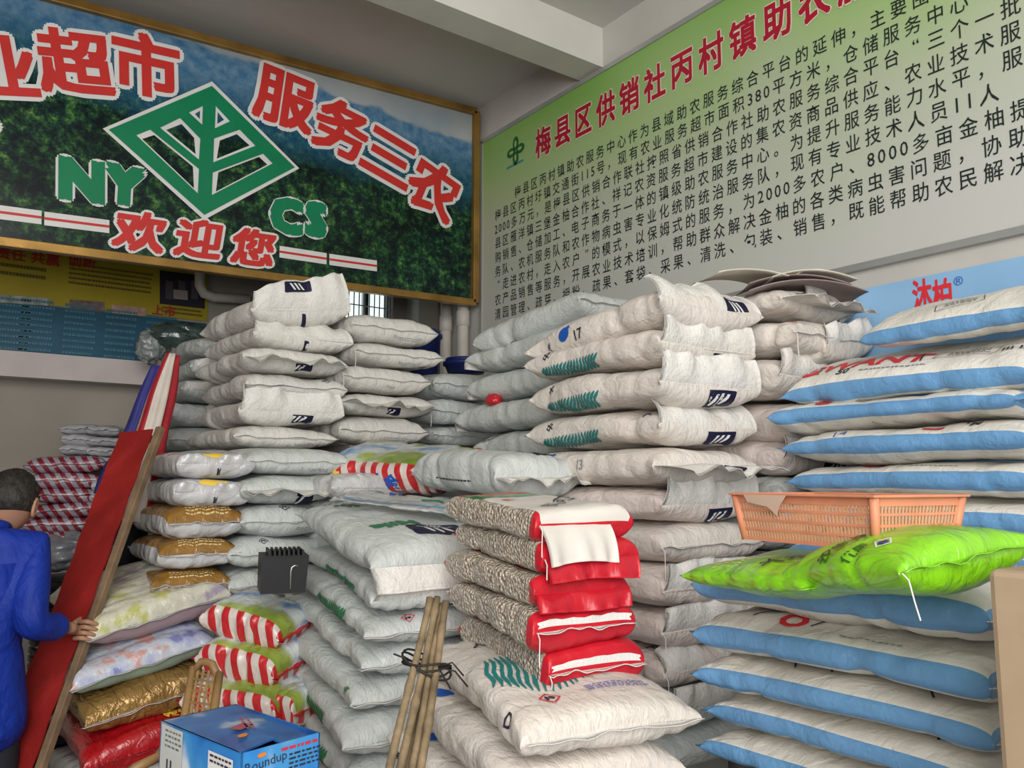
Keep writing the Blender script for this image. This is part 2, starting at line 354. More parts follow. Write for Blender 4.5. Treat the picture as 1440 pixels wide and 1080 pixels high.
# ------------------------------------------------------------------ sacks
class Sack:
    def __init__(s, L, W, T, seed=0, n=3.3, p=9.0, q=0.5, ear=0.05, bend=0.0, wr=1.0, sagn=0.0):
        s.L, s.W, s.T, s.n, s.p, s.q, s.ear, s.bend, s.wr, s.sagn = L, W, T, n, p, q, ear, bend, wr, sagn
        r = np.random.RandomState(seed * 7 + 3); s.r = r
        s.ks = r.normal(0, 1, (7, 3)) * np.array([9, 11, 14]); s.ph = r.uniform(0, 6.28, 7)
        s.pl = r.uniform(70, 110, 3); s.pp = r.uniform(0, 6.28, 6)
        s.ck = [(r.uniform(-0.85, 0.85), r.uniform(-0.6, 0.6), r.uniform(0.5, 1.2), r.uniform(0, 6.28)) for _ in range(7)]
        th = np.linspace(math.pi / 2, -math.pi / 2, 181)
        y, z = s.sec(th, W / 2, T / 2)
        a = np.concatenate([[0], np.cumsum(np.hypot(np.diff(y), np.diff(z)))]); s.ta, s.tth, s.P2 = a, th, a[-1]
        uu = np.concatenate([np.linspace(0, 0.8, 40), 1 - 0.2 * (1 - np.linspace(0, 1, 200)) ** 2]); hx = T / 2 * (1 - uu ** p) ** q
        s.mu = uu; s.ma = np.concatenate([[0], np.cumsum(np.hypot(np.diff(uu) * L / 2, np.diff(hx)))]); s.M = s.ma[-1]
    def sec(s, th, w, h):
        c, sn = np.cos(th), np.sin(th); e = 2 / s.n
        return w * np.sign(c) * np.abs(c) ** e, h * np.sign(sn) * np.abs(sn) ** e
    def S(s, u, th, off=0.0):
        u = np.asarray(u, float); th = np.asarray(th, float); a = np.minimum(np.abs(u), 1)
        hh = (1 - a ** s.p) ** s.q; h = s.T / 2 * hh + 0.003; w = s.W / 2 * (1 + s.ear * (1 - hh) + 0.012 * np.sin(u * 7 + s.pp[0]))
        y, z = s.sec(th, w, h)
        x = s.L / 2 * u * (1 - 0.03 * (1 - (np.abs(y) / (s.W / 2)) ** 3) * a ** 10)
        d = np.zeros_like(x + y)
        for k in range(7):
            d = d + np.sin(x * s.ks[k, 0] + y * s.ks[k, 1] + z * s.ks[k, 2] + s.ph[k])
        d = d * 0.003
        endf = np.exp(-(1 - a) * 7) * (1 - np.exp(-(1 - a) * 60))
        pl = np.sin(y * s.pl[0] + s.pp[1] + 3 * z) + 0.6 * np.sin(y * s.pl[1] * 1.25 + s.pp[2]) + 0.5 * np.sin(z * 90 + y * 30 + s.pp[3])
        d = d + endf * pl * 0.0042 * s.wr
        for cx, cy, cl, ca in s.ck:      # creases running across the sides
            q = (u - cx) * 6 + np.sin(th * 1.5 + ca) * 0.6
            d = d - 0.008 * s.wr * cl * np.exp(-(q * 3) ** 2) * (0.35 + 0.65 * np.abs(np.cos(th + cy)) ** 2) * (1 - a ** 8)
        d = d * np.minimum(1, h / (s.T * 0.12)) + off
        y = y + d * np.cos(th); z = z + d * np.sin(th)
        z = z - s.bend * (x / (s.L / 2)) ** 2 + s.sagn * (x / (s.L / 2))
        return np.stack([x + 0 * y, y, z], -1)
    def arc(s, a):
        a = np.asarray(a, float); t = np.interp(np.abs(a), s.ta, s.tth)      # top centre -> bottom centre on +Y side
        return np.where(a >= 0, t, math.pi - t)
    def put(s, prints, mats):
        V = []; F = []; MI = []; k = 0
        for spec, x0, a0, rot, *rest in prints:
            sc = rest[0] if rest else 1
            for vf, m, layer in spec:
                v, f = xf(vf, x0, a0, rot, sc); v, f = split_long(v, f, 0.022)
                P = s.S(np.sign(v[:, 0]) * np.interp(np.abs(v[:, 0]), s.ma, s.mu), s.arc(v[:, 1]), 0.0034 + 0.001 * layer)
                V.append(P); F += [tuple(i + k for i in t) for t in f]; k += len(v)
                if m not in mats: mats.append(m)
                MI += [mats.index(m)] * len(f)
        return V, F, MI
def sack_mesh(S, mats, slot=None, prints=(), ns=54, nt=72):
    u = np.linspace(-1, 1, ns); u = np.sign(u) * (1 - (1 - np.abs(u)) ** 1.7)
    th = np.linspace(0, 2 * math.pi, nt, endpoint=False)
    U, TH = np.meshgrid(u, th, indexing='ij'); P = S.S(U, TH).reshape(-1, 3)
    vs = [P]; fs = []; mi = []
    for i in range(ns - 1):
        for j in range(nt):
            fs.append((i * nt + j, (i + 1) * nt + j, (i + 1) * nt + (j + 1) % nt, i * nt + (j + 1) % nt))
            mi.append(slot((u[i] + u[i + 1]) / 2, (th[j] + math.pi / nt) % (2 * math.pi)) if slot else 0)
    fs.append(tuple(range(nt))); mi.append(mi[0]); fs.append(tuple((ns - 1) * nt + j for j in range(nt - 1, -1, -1))); mi.append(mi[-1])
    mats = list(mats); pv, pf, pm = S.put(prints, mats); k = len(P)
    for f in pf: fs.append(tuple(i + k for i in f))
    mi += pm; vs += pv
    # glyph winding does not matter: both sides of the ink are the same
    return mesh('sack', np.concatenate(vs), fs, mats, mi)
def flap_mesh(S, end, length, a0, a1, mats, prints=(), taper=0.05, ruf=0.008, seed=0, y0=-1, y1=1, nu=12, nv=26, bendpow=0.6, skew=0.0):
    r = np.random.RandomState(seed + 5); ph = r.uniform(0, 6.28, 4)
    uu = np.linspace(0, 1, nu); st = 201; t = np.linspace(0, 1, st)
    ang = np.radians(a0 + (a1 - a0) * t ** bendpow); X = np.concatenate([[0], np.cumsum(np.cos(ang[:-1])) / (st - 1)]); Z = np.concatenate([[0], np.cumsum(np.sin(ang[:-1])) / (st - 1)])
    we = S.W / 2 * (1 + S.ear) * 0.99
    def F(u, v, off):
        u = np.asarray(u, float); v = np.asarray(v, float)
        ln = length * (1 + skew * v + 0.05 * np.sin(v * 3 + ph[0])); x = np.interp(u, t, X) * ln; z = np.interp(u, t, Z) * ln; a = np.radians(a0 + (a1 - a0) * u ** bendpow)
        rf = ruf * u * (np.sin(v * 6 + ph[1]) + 0.6 * np.sin(v * 13 + ph[2])) + ruf * 0.5 * np.sin(v * 17 + ph[3]) * u * u + off
        xx = S.L / 2 * (1 - 0.03 * (1 - np.abs(v) ** 3)) - 0.004 + x - np.sin(a) * rf; zz = z + np.cos(a) * rf
        yy = v * we * (1 - taper * u)
        zz = zz - S.bend + S.sagn * end
        return np.stack([end * xx, end * yy, zz], -1)
    vv = np.linspace(y0, y1, nv); U, V = np.meshgrid(uu, vv, indexing='ij')
    A = F(U, V, 0.0012).reshape(-1, 3); B = F(U, V, -0.0012).reshape(-1, 3); n = nu * nv
    fs = []
    for i in range(nu - 1):
        for j in range(nv - 1):
            q = (i * nv + j, (i + 1) * nv + j, (i + 1) * nv + j + 1, i * nv + j + 1); fs.append(q); fs.append(tuple(n + k for k in reversed(q)))
    ed = [i * nv for i in range(nu)] + [(nu - 1) * nv + j for j in range(1, nv)] + [i * nv + nv - 1 for i in range(nu - 2, -1, -1)]
    for a, b in zip(ed, ed[1:]): fs.append((a, b, n + b, n + a))
    mi = [0] * len(fs); mats = list(mats); vs = [A, B]; k = 2 * n
    for spec, u0, v0, rot, side in prints:      # position in metres from the seam and from the centre
        for vf, m, layer in spec:
            v, f = xf(vf, u0, v0, rot); v, f = split_long(v, f, 0.022)
            vs.append(F(np.clip(v[:, 0] / length, 0, 1), v[:, 1] / we, side * (0.003 + 0.001 * layer)))
            fs += [tuple(i + k for i in q) for q in f]; k += len(v)
            if m not in mats: mats.append(m)
            mi += [mats.index(m)] * len(f)
    return mesh('flap', np.concatenate(vs), fs, mats, mi)
def orient(az, tilt=0, roll=0):
    rz = math.atan2(-math.cos(R_(az)), -math.sin(R_(az)))
    return (Matrix.Rotation(rz, 3, 'Z') @ Matrix.Rotation(R_(tilt), 3, 'Y') @ Matrix.Rotation(R_(roll), 3, 'X')).to_euler()
SEED = [10]
def make_sack(label, cat, group, centre, az, S, mats, tilt=0, roll=0, slot=None, prints=(), near='seam', far='seam', name='sack', fprints=(), flen=0.13, fmat=None, thread=False, seammat=None, smoothres=None, fkw=None):
    SEED[0] += 1; sd = SEED[0]
    ns, nt = smoothres or (54, 72)
    o = link(name, sack_mesh(S, mats, slot, prints, ns, nt), None, centre, orient(az, tilt, roll))
    tag(o, label, cat, group)
    fm = [fmat or M_FLAP]; sm = [seammat or M_SEAM]
    def flap(end, kind, pr=()):
        kw = dict(fkw or {}) if end == 1 else {}
        if kind == 'seam': me = flap_mesh(S, end, 0.022, 0, 8, sm, seed=sd, ruf=0.004, taper=0.02, nu=3); nm = 'sewn_seam'
        elif kind == 'up': me = flap_mesh(S, end, flen * 0.85, 50, 112, fm, pr, seed=sd, ruf=0.013, taper=0.10, **kw); nm = 'end_flap'
        elif kind == 'back': me = flap_mesh(S, end, flen, 62, 160, fm, pr, seed=sd, bendpow=0.5, ruf=0.012, taper=0.10, **kw); nm = 'end_flap'
        elif kind == 'down': me = flap_mesh(S, end, flen, -25, -80, fm, pr, seed=sd, **kw); nm = 'end_flap'
        elif kind == 'out': me = flap_mesh(S, end, flen, 10, -14, fm, pr, seed=sd, ruf=0.014, taper=0.12, **kw); nm = 'end_flap'
        else: return
        me.name = nm; link(nm, me, o)
    flap(1, near, fprints); flap(-1, far)
    if thread:
        y = S.W / 2 * (1 + S.ear) * 0.98 * (thread if isinstance(thread, int) and thread != True else -1); rr = random.Random(sd); l = rr.uniform(0.05, 0.13)
        tb = MB(); tb.tube([(S.L / 2 + 0.004, y, -S.bend + S.sagn), (S.L / 2 + 0.02, y * 1.02, -S.bend + S.sagn - 0.012), (S.L / 2 + 0.018, y * 1.01, -S.bend + S.sagn - l * 0.6), (S.L / 2 + 0.024, y * 1.03, -S.bend + S.sagn - l)], 0.0016, 5)
        tb.build('loose_thread', M_THREAD, o)
    return o
ORD = ['topmost'] + [w + ' down' for w in 'second third fourth fifth sixth seventh eighth ninth tenth eleventh twelfth thirteenth'.split()]
def zat(py, x, y): return CAMH + tanel(py) * depth(x, y)
def stack(where, desc, corner, az, L, W, bounds, layers, tilt=0, roll=0, cat='sack', group=None, base=None, tfac=0.95, ref=None, skw=None, slot=None):
    """one pile: corner = near left corner on plan; bounds = picture rows of the joints; layers = one dict per sack"""
    out = []; cx, cy = corner; rx, ry = ref or corner
    for i, ly in enumerate(layers):
        ly = dict(ly); b0, b1 = bounds[i], bounds[i + 1]
        z = (zat(b0, rx, ry) + zat(b1, rx, ry)) / 2; T = (zat(b0, rx, ry) - zat(b1, rx, ry)) * tfac
        SEED[0] += 1; rr = random.Random(SEED[0])
        a = az + ly.pop('daz', rr.uniform(-2, 2)); dx, dy = ly.pop('d', (rr.uniform(-0.015, 0.015), rr.uniform(-0.02, 0.02)))
        l, w = ly.pop('L', L), ly.pop('W', W); t = ly.pop('tilt', tilt); ro = ly.pop('roll', roll)
        rg = (math.cos(R_(a)), -math.sin(R_(a))); aw = (math.sin(R_(a)), math.cos(R_(a)))
        c = (cx + dx + rg[0] * w / 2 + aw[0] * l / 2 * math.cos(R_(t)), cy + dy + rg[1] * w / 2 + aw[1] * l / 2 * math.cos(R_(t)), z + math.sin(R_(t)) * l / 2 + ly.pop('dz', 0))
        ly.setdefault('slot', slot); kw = dict(skw or {}); kw.update(ly.pop('skw', {})); kw.setdefault('bend', 0.008)
        S = Sack(l, w, T * ly.pop('tf', 1), SEED[0], **kw)
        ds = ly.pop('desc', desc); m = ly.pop('mats', base or [M_W])
        lab = ly.pop('label', None) or f"{ds}, {ORD[i]} in {where}"
        pr = ly.pop('prints', ()); pr = pr(S) if callable(pr) else pr
        out.append(make_sack(lab, cat, group or f"sacks in the {where}", c, a, S, m, t, ro, prints=pr, **ly))
    zb_ = z - T / 2 - 0.004; q = Vector((cx + rx0(az)[0] * W / 2 + math.sin(R_(az)) * L / 2, cy + rx0(az)[1] * W / 2 + math.cos(R_(az)) * L / 2, zb_ / 2))
    b = MB(); b.box(q, (L * 0.7, W * 0.7, zb_), Matrix.Rotation(R_(90 - az), 3, 'Z')); struct(b.build('plinth', mat('plinth_concrete', (0.2, 0.19, 0.18), 0.8, 0.1)))
    return out
def rx0(az): return (math.cos(R_(az)), -math.sin(R_(az)))

# ------------------------------------------------------------------ the room
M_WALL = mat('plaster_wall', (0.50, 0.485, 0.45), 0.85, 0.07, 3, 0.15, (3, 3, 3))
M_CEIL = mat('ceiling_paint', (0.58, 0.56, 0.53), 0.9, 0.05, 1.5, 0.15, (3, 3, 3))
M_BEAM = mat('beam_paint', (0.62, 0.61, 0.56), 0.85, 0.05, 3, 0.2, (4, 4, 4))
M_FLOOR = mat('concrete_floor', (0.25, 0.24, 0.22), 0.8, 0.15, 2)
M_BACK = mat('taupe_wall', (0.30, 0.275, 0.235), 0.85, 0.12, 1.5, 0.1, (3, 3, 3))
XW, YB, ZC = 3.3, 6.07, 4.38
def sbox(name, lo, hi, m, parent=None):
    b = MB(); b.box([(lo[i] + hi[i]) / 2 for i in range(3)], [hi[i] - lo[i] for i in range(3)]); o = b.build(name, m, parent)
    if parent is None: struct(o)
    return o
sbox('floor', (-4, -4, -0.1), (XW + 0.2, YB + 0.2, 0), M_FLOOR)
sbox('ceiling', (-4, -3, ZC), (XW + 0.2, YB + 0.2, ZC + 0.12), M_CEIL)
sbox('wall_right', (XW, -3, 0), (XW + 0.2, YB + 0.2, ZC), M_WALL)
# back wall with window opening
WX0, WX1, WZ0, WZ1 = 2.74, 3.17, 2.2, 3.5
b = MB()
for lo, hi in (((-4, 0, 0), (WX0, 0, ZC)), ((WX1, 0, 0), (XW, 0, ZC)), ((WX0, 0, 0), (WX1, 0, WZ0)), ((WX0, 0, WZ1), (WX1, 0, ZC))):
    b.box(((lo[0] + hi[0]) / 2, YB + 0.1, (lo[2] + hi[2]) / 2), (hi[0] - lo[0], 0.2, hi[2] - lo[2]))
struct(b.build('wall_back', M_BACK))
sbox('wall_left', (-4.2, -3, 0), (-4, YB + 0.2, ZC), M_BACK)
sbox('trim_1', (-4, 3.575, 4.12), (XW, 3.79, ZC + 0.01), M_BEAM)      # ceiling beam
sbox('trim_2', (-1.5, 5.88, 2.20), (1.62, YB, 2.36), mat('ledge_paint', (0.52, 0.46, 0.45), 0.7, 0.06))
sbox('trim_3', (3.24, 5.45, 0), (XW, 5.75, ZC), mat('brown_post', (0.24, 0.20, 0.16), 0.7))
w = struct(empty('window_1', (WX0, YB, WZ0)))
M_DARK = mat('dark_frame', (0.03, 0.03, 0.03), 0.5); M_PANE = mat('daylit_pane', (0.7, 0.8, 0.8), 0.3, emit=(0.80, 0.95, 0.93, 0.75))
ww, wh = WX1 - WX0, WZ1 - WZ0
for k in range(2):
    x0 = 0.03 + k * (ww / 2 - 0.005)
    bb = MB(); bb.box((x0 + ww / 4 - 0.03, 0.12, wh / 2), (ww / 2 - 0.05, 0.01, wh - 0.06)); bb.build('window_pane', M_PANE, w)
bb = MB()
for x in (0.012, ww / 2, ww - 0.012): bb.box((x, 0.08, wh / 2), (0.03, 0.05, wh))
for z in (0.015, wh - 0.015): bb.box((ww / 2, 0.08, z), (ww, 0.05, 0.03))
bb.build('window_frame', M_DARK, w)
for k in range(9):
    bb = MB(); bb.tube([(0.04 + k * (ww - 0.06) / 8, 0.03, 0.0), (0.04 + k * (ww - 0.06) / 8, 0.03, wh)], 0.005, 6); bb.build('window_bar', mat('grey_bar', (0.4, 0.42, 0.42), 0.5), w)
for k in range(4):
    bb = MB(); bb.bar((0, 0.03, 0.2 + k * 0.3), (ww, 0.03, 0.2 + k * 0.3), 0.008, 0.008); bb.build('window_bar', MATS['grey_bar'], w)
# hidden plinths that carry the piles (below the picture)
M_PL = mat('plinth_concrete', (0.3, 0.29, 0.27), 0.8, 0.1)

# pipes in the corner
M_PVC = mat('grey_pvc', (0.50, 0.47, 0.43), 0.45, 0.06)
for px, lab in ((627, 'left one of two pale plastic drain pipes in the far right corner'), (651, 'right one of two pale plastic drain pipes in the far right corner')):
    p = on_x(px, 480, 3.2); e = empty('drain_pipe', (p.x, p.y, 0)); tag(e, lab, 'pipe', 'drain pipes in the corner')
    t = MB(); t.tube([(0, 0, 0), (0, 0, ZC)], 0.042, 20); t.build('pipe', M_PVC, e, smooth=True)
    t = MB(); t.lathe([(0.042, -0.06), (0.05, -0.055), (0.05, 0.055), (0.042, 0.06)], 20, (0, 0, 2.75)); t.build('pipe_collar', M_PVC, e, smooth=True)
pp = [on_y(x, y, 5.9) for x, y in ((281, 372), (281, 402), (287, 413), (300, 418), (350, 421))]
pp.insert(0, Vector((pp[0].x, 5.9, ZC))); t = MB(); t.tube(pp, 0.035, 14); tag(t.build('bent_pipe', M_PVC, smooth=True), 'white bent plastic pipe on the dark back wall beside the yellow poster', 'pipe')

# ------------------------------------------------------------------ right wall board
def mat_board():
    m = bpy.data.materials.new('green_gradient_print'); m.use_nodes = True; nt = m.node_tree; p = nt.nodes['Principled BSDF']; L = nt.links.new
    tc = node(nt, 'ShaderNodeTexCoord'); s = node(nt, 'ShaderNodeSeparateXYZ'); L(tc.outputs['Object'], s.inputs[0])
    nz = node(nt, 'ShaderNodeTexNoise'); nz.inputs['Scale'].default_value = 0.9; nz.inputs['Detail'].default_value = 1; L(tc.outputs['Object'], nz.inputs['Vector'])
    a = node(nt, 'ShaderNodeMath', operation='MULTIPLY_ADD'); a.inputs[1].default_value = 0.9; L(nz.outputs['Fac'], a.inputs[0]); L(s.outputs[2], a.inputs[2])
    mr = node(nt, 'ShaderNodeMapRange'); mr.inputs['From Min'].default_value = -0.38; mr.inputs['From Max'].default_value = 1.32; L(a.outputs[0], mr.inputs['Value'])
    r = node(nt, 'ShaderNodeValToRGB'); cr = r.color_ramp
    for _ in range(2): cr.elements.new(0.5)
    for i, (q, c) in enumerate(((0.10, (0.50, 0.51, 0.48)), (0.50, (0.43, 0.48, 0.36)), (0.70, (0.33, 0.47, 0.20)), (0.97, (0.17, 0.38, 0.06)))):
        cr.elements[i].position = q; cr.elements[i].color = (*c, 1)
    L(mr.outputs[0], r.inputs['Fac']); L(r.outputs['Color'], p.inputs['Base Color']); p.inputs['Roughness'].default_value = 0.4; p.inputs['Specular IOR Level'].default_value = 0.3
    return m
BY0, BY1, BZ0, BZ1 = 0.25, 4.895, 2.484, 4.085
brd = empty('notice_board', (XW - 0.012, 0, (BZ0 + BZ1) / 2)); tag(brd, 'large green to grey wall board of Chinese text high on the right wall', 'sign')
hz = (BZ1 - BZ0) / 2
t = MB(); t.box((0, (BY0 + BY1) / 2, 0), (0.02, BY1 - BY0, 2 * hz)); t.build('printed_panel', mat_board(), brd)
M_ALU = mat('aluminium_edge', (0.42, 0.43, 0.42), 0.35, metal=0.5)
for a, c in (((-0.004, BY0, hz), (-0.004, BY1, hz)), ((-0.004, BY0, -hz), (-0.004, BY1, -hz)), ((-0.004, BY1, -hz), (-0.004, BY1, hz)), ((-0.004, BY0, -hz), (-0.004, BY0, hz))):
    t = MB(); t.bar(a, c, 0.03, 0.03, (1, 0, 0)); t.build('edge_strip', M_ALU, brd)
zc = (BZ0 + BZ1) / 2
def wall_glyphs(items, xoff, m, name, parent):
    V = []; F = []; k = 0
    for (v, f), y, z, sy, sz in items:
        if not len(v): continue
        for p in v: V.append((xoff - (p[2] if len(p) > 2 else 0), y - p[0] * sy, z - zc + p[1] * sz))
        F += [tuple(i + k for i in q) for q in f]; k += len(v)
    return link(name, mesh(name, V, F, [m], None, False), parent)
title = '梅县区供销社丙村镇助农服务中心'
yt0, yt1 = on_x(768, 195, XW).y, on_x(1100, 110, XW).y; pit = (yt0 - yt1) / 9
ztt = on_x(768, 200, XW).z; ztt2 = on_x(985, 87, XW).z
it = [(bold2d(c, 0.026, 8), yt0 - i * pit, ztt + (ztt2 - ztt) * i / 6.2, 0.172, 0.215) for i, c in enumerate(title)]
it2 = [(bold2d(c, 0.06, 12), a, b, s1, s2) for (_, a, b, s1, s2), c in zip(it, title)]
wall_glyphs(it2, -0.0125, mat('title_outline', (0.72, 0.66, 0.52), 0.5), 'title_outline', brd)
wall_glyphs(it, -0.0145, mat('title_red', (0.38, 0.008, 0.03), 0.45), 'title_lettering', brd)
lines = [('梅县区丙村镇助农服务中心作为县域助农服务综合平台的延伸，主要围绕农业', 732, 270),
 ('梅县区丙村圩镇交通街115号，现有农业服务超市面积380平方米，仓储服务中心', 706, 300),
 ('2000多万元，是梅县区供销合作联社按照省供销合作社助农服务综合平台“三个一批', 704, 320),
 ('县区雁洋镇三堡金柚合作社、祥记农资服务超市建设的集农资商品供应、农业技术服', 706, 341),
 ('购销售、仓储加工、电子商务于一体的镇级助农服务中心。为提升服务能力水平，服', 706, 359),
 ('务队、农机服务队和农作物病虫害专业化统防统治服务队，现有专业技术人员11人', 706, 378),
 ('“走进农村，走入农户”的模式，以保姆式的服务，为2000多农户、8000多亩金柚提', 706, 396),
 ('农产品销售等服务，开展农业技术培训，帮助群众解决金柚的各类病虫害问题，协助', 706, 417),
 ('清园管理、疏芽、授粉、疏果、套袋、采果、清洗、包装、销售，既能帮助农民解决', 706, 436)]
ends = [(1410 - 0, None), (1290, None), None]
y0 = on_x(704, 420, XW).y; y1 = on_x(1329, 230, XW).y; pit = (y0 - y1) / 33
# row heights measured at the left margin
zrow = []
for s_, px, py in lines: zrow.append(on_x(px, py, XW).z)
z_first, z_last = on_x(732, 270, XW).z, on_x(1401, 243, XW).z
items = []
rowp = 0
def width(c): return 0.52 if c in '0123456789' else 1.0
endx = [(1250, '围', None)]
for i, (s_, px, py) in enumerate(lines):
    z = z_first + (z_last - z_first) * i / 8
    y = on_x(px, py, XW).y if i == 0 else y0
    for c in s_:
        wd = width(c); v, f = text2d(c, 0.004)
        if c in '，、。': v = v + np.array([-0.25, -0.25]) if len(v) else v
        if c in '“”': v = v + np.array([0.15, 0.3])
        items.append(((v, f), y - pit * (wd - 1) / 2, z, 0.076, 0.088)); y -= pit * wd
wall_glyphs(items, -0.0125, mat('board_ink', (0.012, 0.02, 0.018), 0.5), 'body_lettering', brd)
# little emblem
M_EMB = mat('emblem_green', (0.015, 0.12, 0.03), 0.5); ep = on_x(729, 213, XW)
V = []; F = []
em = join2d([ell(0, 0.055, 0.035, 0.05), ell(0, -0.055, 0.035, 0.05), ell(0.055, 0, 0.05, 0.035), ell(-0.055, 0, 0.05, 0.035)])
wall_glyphs([(em, ep.y, ep.z, 1, 1)], -0.0125, M_EMB, 'emblem', brd)
wall_glyphs([(join2d([ell(0, 0.05, 0.012, 0.025), ell(0, -0.05, 0.012, 0.025), ell(0.05, 0, 0.025, 0.012), ell(-0.05, 0, 0.025, 0.012)]), ep.y, ep.z, 1, 1)], -0.014, mat('emblem_light', (0.35, 0.45, 0.12), 0.5), 'emblem_detail', brd)
ep2 = on_x(728, 236, XW)
wall_glyphs([(p_lines(0.2, 1, 0.04, M_TEAL, 4)[0][0], ep2.y, ep2.z, 1, 1)], -0.0125, ink('board_blue_ink', (0.03, 0.2, 0.3)), 'emblem_caption', brd)
# blue poster under the board
pz = on_x(1300, 390, XW).z
po = empty('blue_poster', (XW - 0.012, 0, pz)); tag(po, 'light blue poster on the right wall just under the green board', 'poster')
t = MB(); t.box((0, 1.2, -0.42), (0.012, 1.9, 0.84)); t.build('poster_sheet', mat('poster_blue', (0.25, 0.45, 0.68), 0.35, 0.12, 2), po)
zc = pz
for ch, px in (('沐', 1300), ('柏', 1328)):
    q = on_x(px, 409, XW); wall_glyphs([(bold2d(ch, 0.03), q.y, q.z - 0.02, 0.082, 0.14)], -0.008, M_RED, 'red_lettering', po)
q = on_x(1351, 396, XW); wall_glyphs([(text2d('®'), q.y, q.z, 0.05, 0.05)], -0.008, M_BLU, 'mark', po)

# ------------------------------------------------------------------ big left sign
def mat_forest():
    m = bpy.data.materials.new('forest_photo_print'); m.use_nodes = True; nt = m.node_tree; p = nt.nodes['Principled BSDF']; L = nt.links.new
    tc = node(nt, 'ShaderNodeTexCoord'); s = node(nt, 'ShaderNodeSeparateXYZ'); L(tc.outputs['Object'], s.inputs[0])
    def nz(sc, det, rough=0.6, vec=None):
        n = node(nt, 'ShaderNodeTexNoise'); n.inputs['Scale'].default_value = sc; n.inputs['Detail'].default_value = det; n.inputs['Roughness'].default_value = rough; L(vec or tc.outputs['Object'], n.inputs['Vector']); return n
    def ramp(src, *st):
        r = node(nt, 'ShaderNodeValToRGB'); cr = r.color_ramp
        while len(cr.elements) < len(st): cr.elements.new(0.5)
        for e, (q, c) in zip(cr.elements, st): e.position = q; e.color = (*c, 1)
        L(src, r.inputs['Fac']); return r
    def mix(f, a, b):
        x = node(nt, 'ShaderNodeMix', data_type='RGBA'); L(f, x.inputs[0]); L(a, x.inputs[6]); L(b, x.inputs[7]); return x.outputs[2]
    def mth(op, a, b, c=None):
        n = node(nt, 'ShaderNodeMath', operation=op)
        for i, q in enumerate((a, b, c)):
            if q is None: continue
            if isinstance(q, (int, float)): n.inputs[i].default_value = q
            else: L(q, n.inputs[i])
        return n.outputs[0]
    leaf = nz(15, 7, 0.8); big = nz(3.2, 5)
    fol = ramp(leaf.outputs['Fac'], (0.40, (0.001, 0.004, 0.010)), (0.50, (0.005, 0.030, 0.022)), (0.57, (0.03, 0.11, 0.03)), (0.68, (0.22, 0.36, 0.09)))
    dark = ramp(big.outputs['Fac'], (0.40, (0.06, 0.16, 0.35)), (0.58, (1.1, 1.1, 1)))
    mul = node(nt, 'ShaderNodeMix', data_type='RGBA', blend_type='MULTIPLY'); mul.inputs[0].default_value = 0.8; L(fol.outputs[0], mul.inputs[6]); L(dark.outputs[0], mul.inputs[7])
    near = mul.outputs[2]
    hill = ramp(nz(22, 5, 0.7).outputs['Fac'], (0.36, (0.010, 0.05, 0.12)), (0.55, (0.02, 0.10, 0.14)), (0.7, (0.09, 0.2, 0.2)))
    haze = ramp(nz(14, 4).outputs['Fac'], (0.35, (0.04, 0.14, 0.28)), (0.65, (0.14, 0.25, 0.36)))
    sky = ramp(nz(2, 2).outputs['Fac'], (0.3, (0.26, 0.32, 0.36)), (0.7, (0.40, 0.42, 0.42)))
    # ridge heights vary along the sign
    warp = nz(1.6, 3).outputs['Fac']
    zz = mth('MULTIPLY_ADD', warp, 0.30, s.outputs[2])
    zz = mth('MULTIPLY_ADD', s.outputs[0], 0.06, zz)
    def sm(lo, hi):
        r = node(nt, 'ShaderNodeMapRange'); r.inputs['From Min'].default_value = lo; r.inputs['From Max'].default_value = hi; L(zz, r.inputs['Value']); return r.outputs[0]
    c = mix(sm(0.30, 0.46), near, hill.outputs[0]); c = mix(sm(0.55, 0.75), c, haze.outputs[0]); c = mix(sm(0.86, 0.885), c, sky.outputs[0])
    L(c, p.inputs['Base Color']); p.inputs['Roughness'].default_value = 0.22; p.inputs['Specular IOR Level'].default_value = 0.35
    return m
SY = 4.93
SROT = 0.0
bl, br_, tl, tr = on_y(0, 341, SY), on_y(669, 427, SY), on_y(76, 0, SY), on_y(673, 160, SY)
slope = (br_.z - bl.z) / (br_.x - bl.x)
sx0, sx1 = -1.9, 3.235
def zb(x): return bl.z + slope * (x - bl.x)
def zt(x): return tl.z + (tr.z - tl.z) * (x - tl.x) / (tr.x - tl.x)
szc = 3.55
sg = empty('shop_sign', (0, SY, szc)); tag(sg, 'long forest picture sign with red characters and green diamond in a gold frame', 'sign')
zz_ = [(sx0, zb(sx0)), (sx1, zb(sx1)), (sx1, zt(sx1)), (sx0, zt(sx0))]
t = MB(); vs = [(x, yy, z - szc) for yy in (0, 0.03) for x, z in zz_]
t.add(vs, [(0, 1, 2, 3), (7, 6, 5, 4), (0, 4, 5, 1), (1, 5, 6, 2), (2, 6, 7, 3), (3, 7, 4, 0)]); t.build('printed_panel', mat_forest(), sg)
M_GOLD = mat('gold_frame', (0.35, 0.20, 0.055), 0.3, 0.3, 5, 0.2, (6, 6, 6), metal=0.6)
for (a, c) in ((0, 1), (1, 2), (2, 3), (3, 0)):
    p, q = zz_[a], zz_[c]; t = MB(); t.bar((p[0], -0.012, p[1] - szc), (q[0], -0.012, q[1] - szc), 0.05, 0.05, (0, 1, 0)); t.build('frame_bar', M_GOLD, sg, bevel=0.004)
def S2(px, py): q = on_y(px, py, SY); return (q.x, q.z - szc)
def sign_glyph(vf, off, m, name):
    v, f = vf; return link(name, mesh(name, [(p[0], -off - (p[2] if len(p) > 2 else 0), p[1]) for p in v], f, [m], None, False), sg)
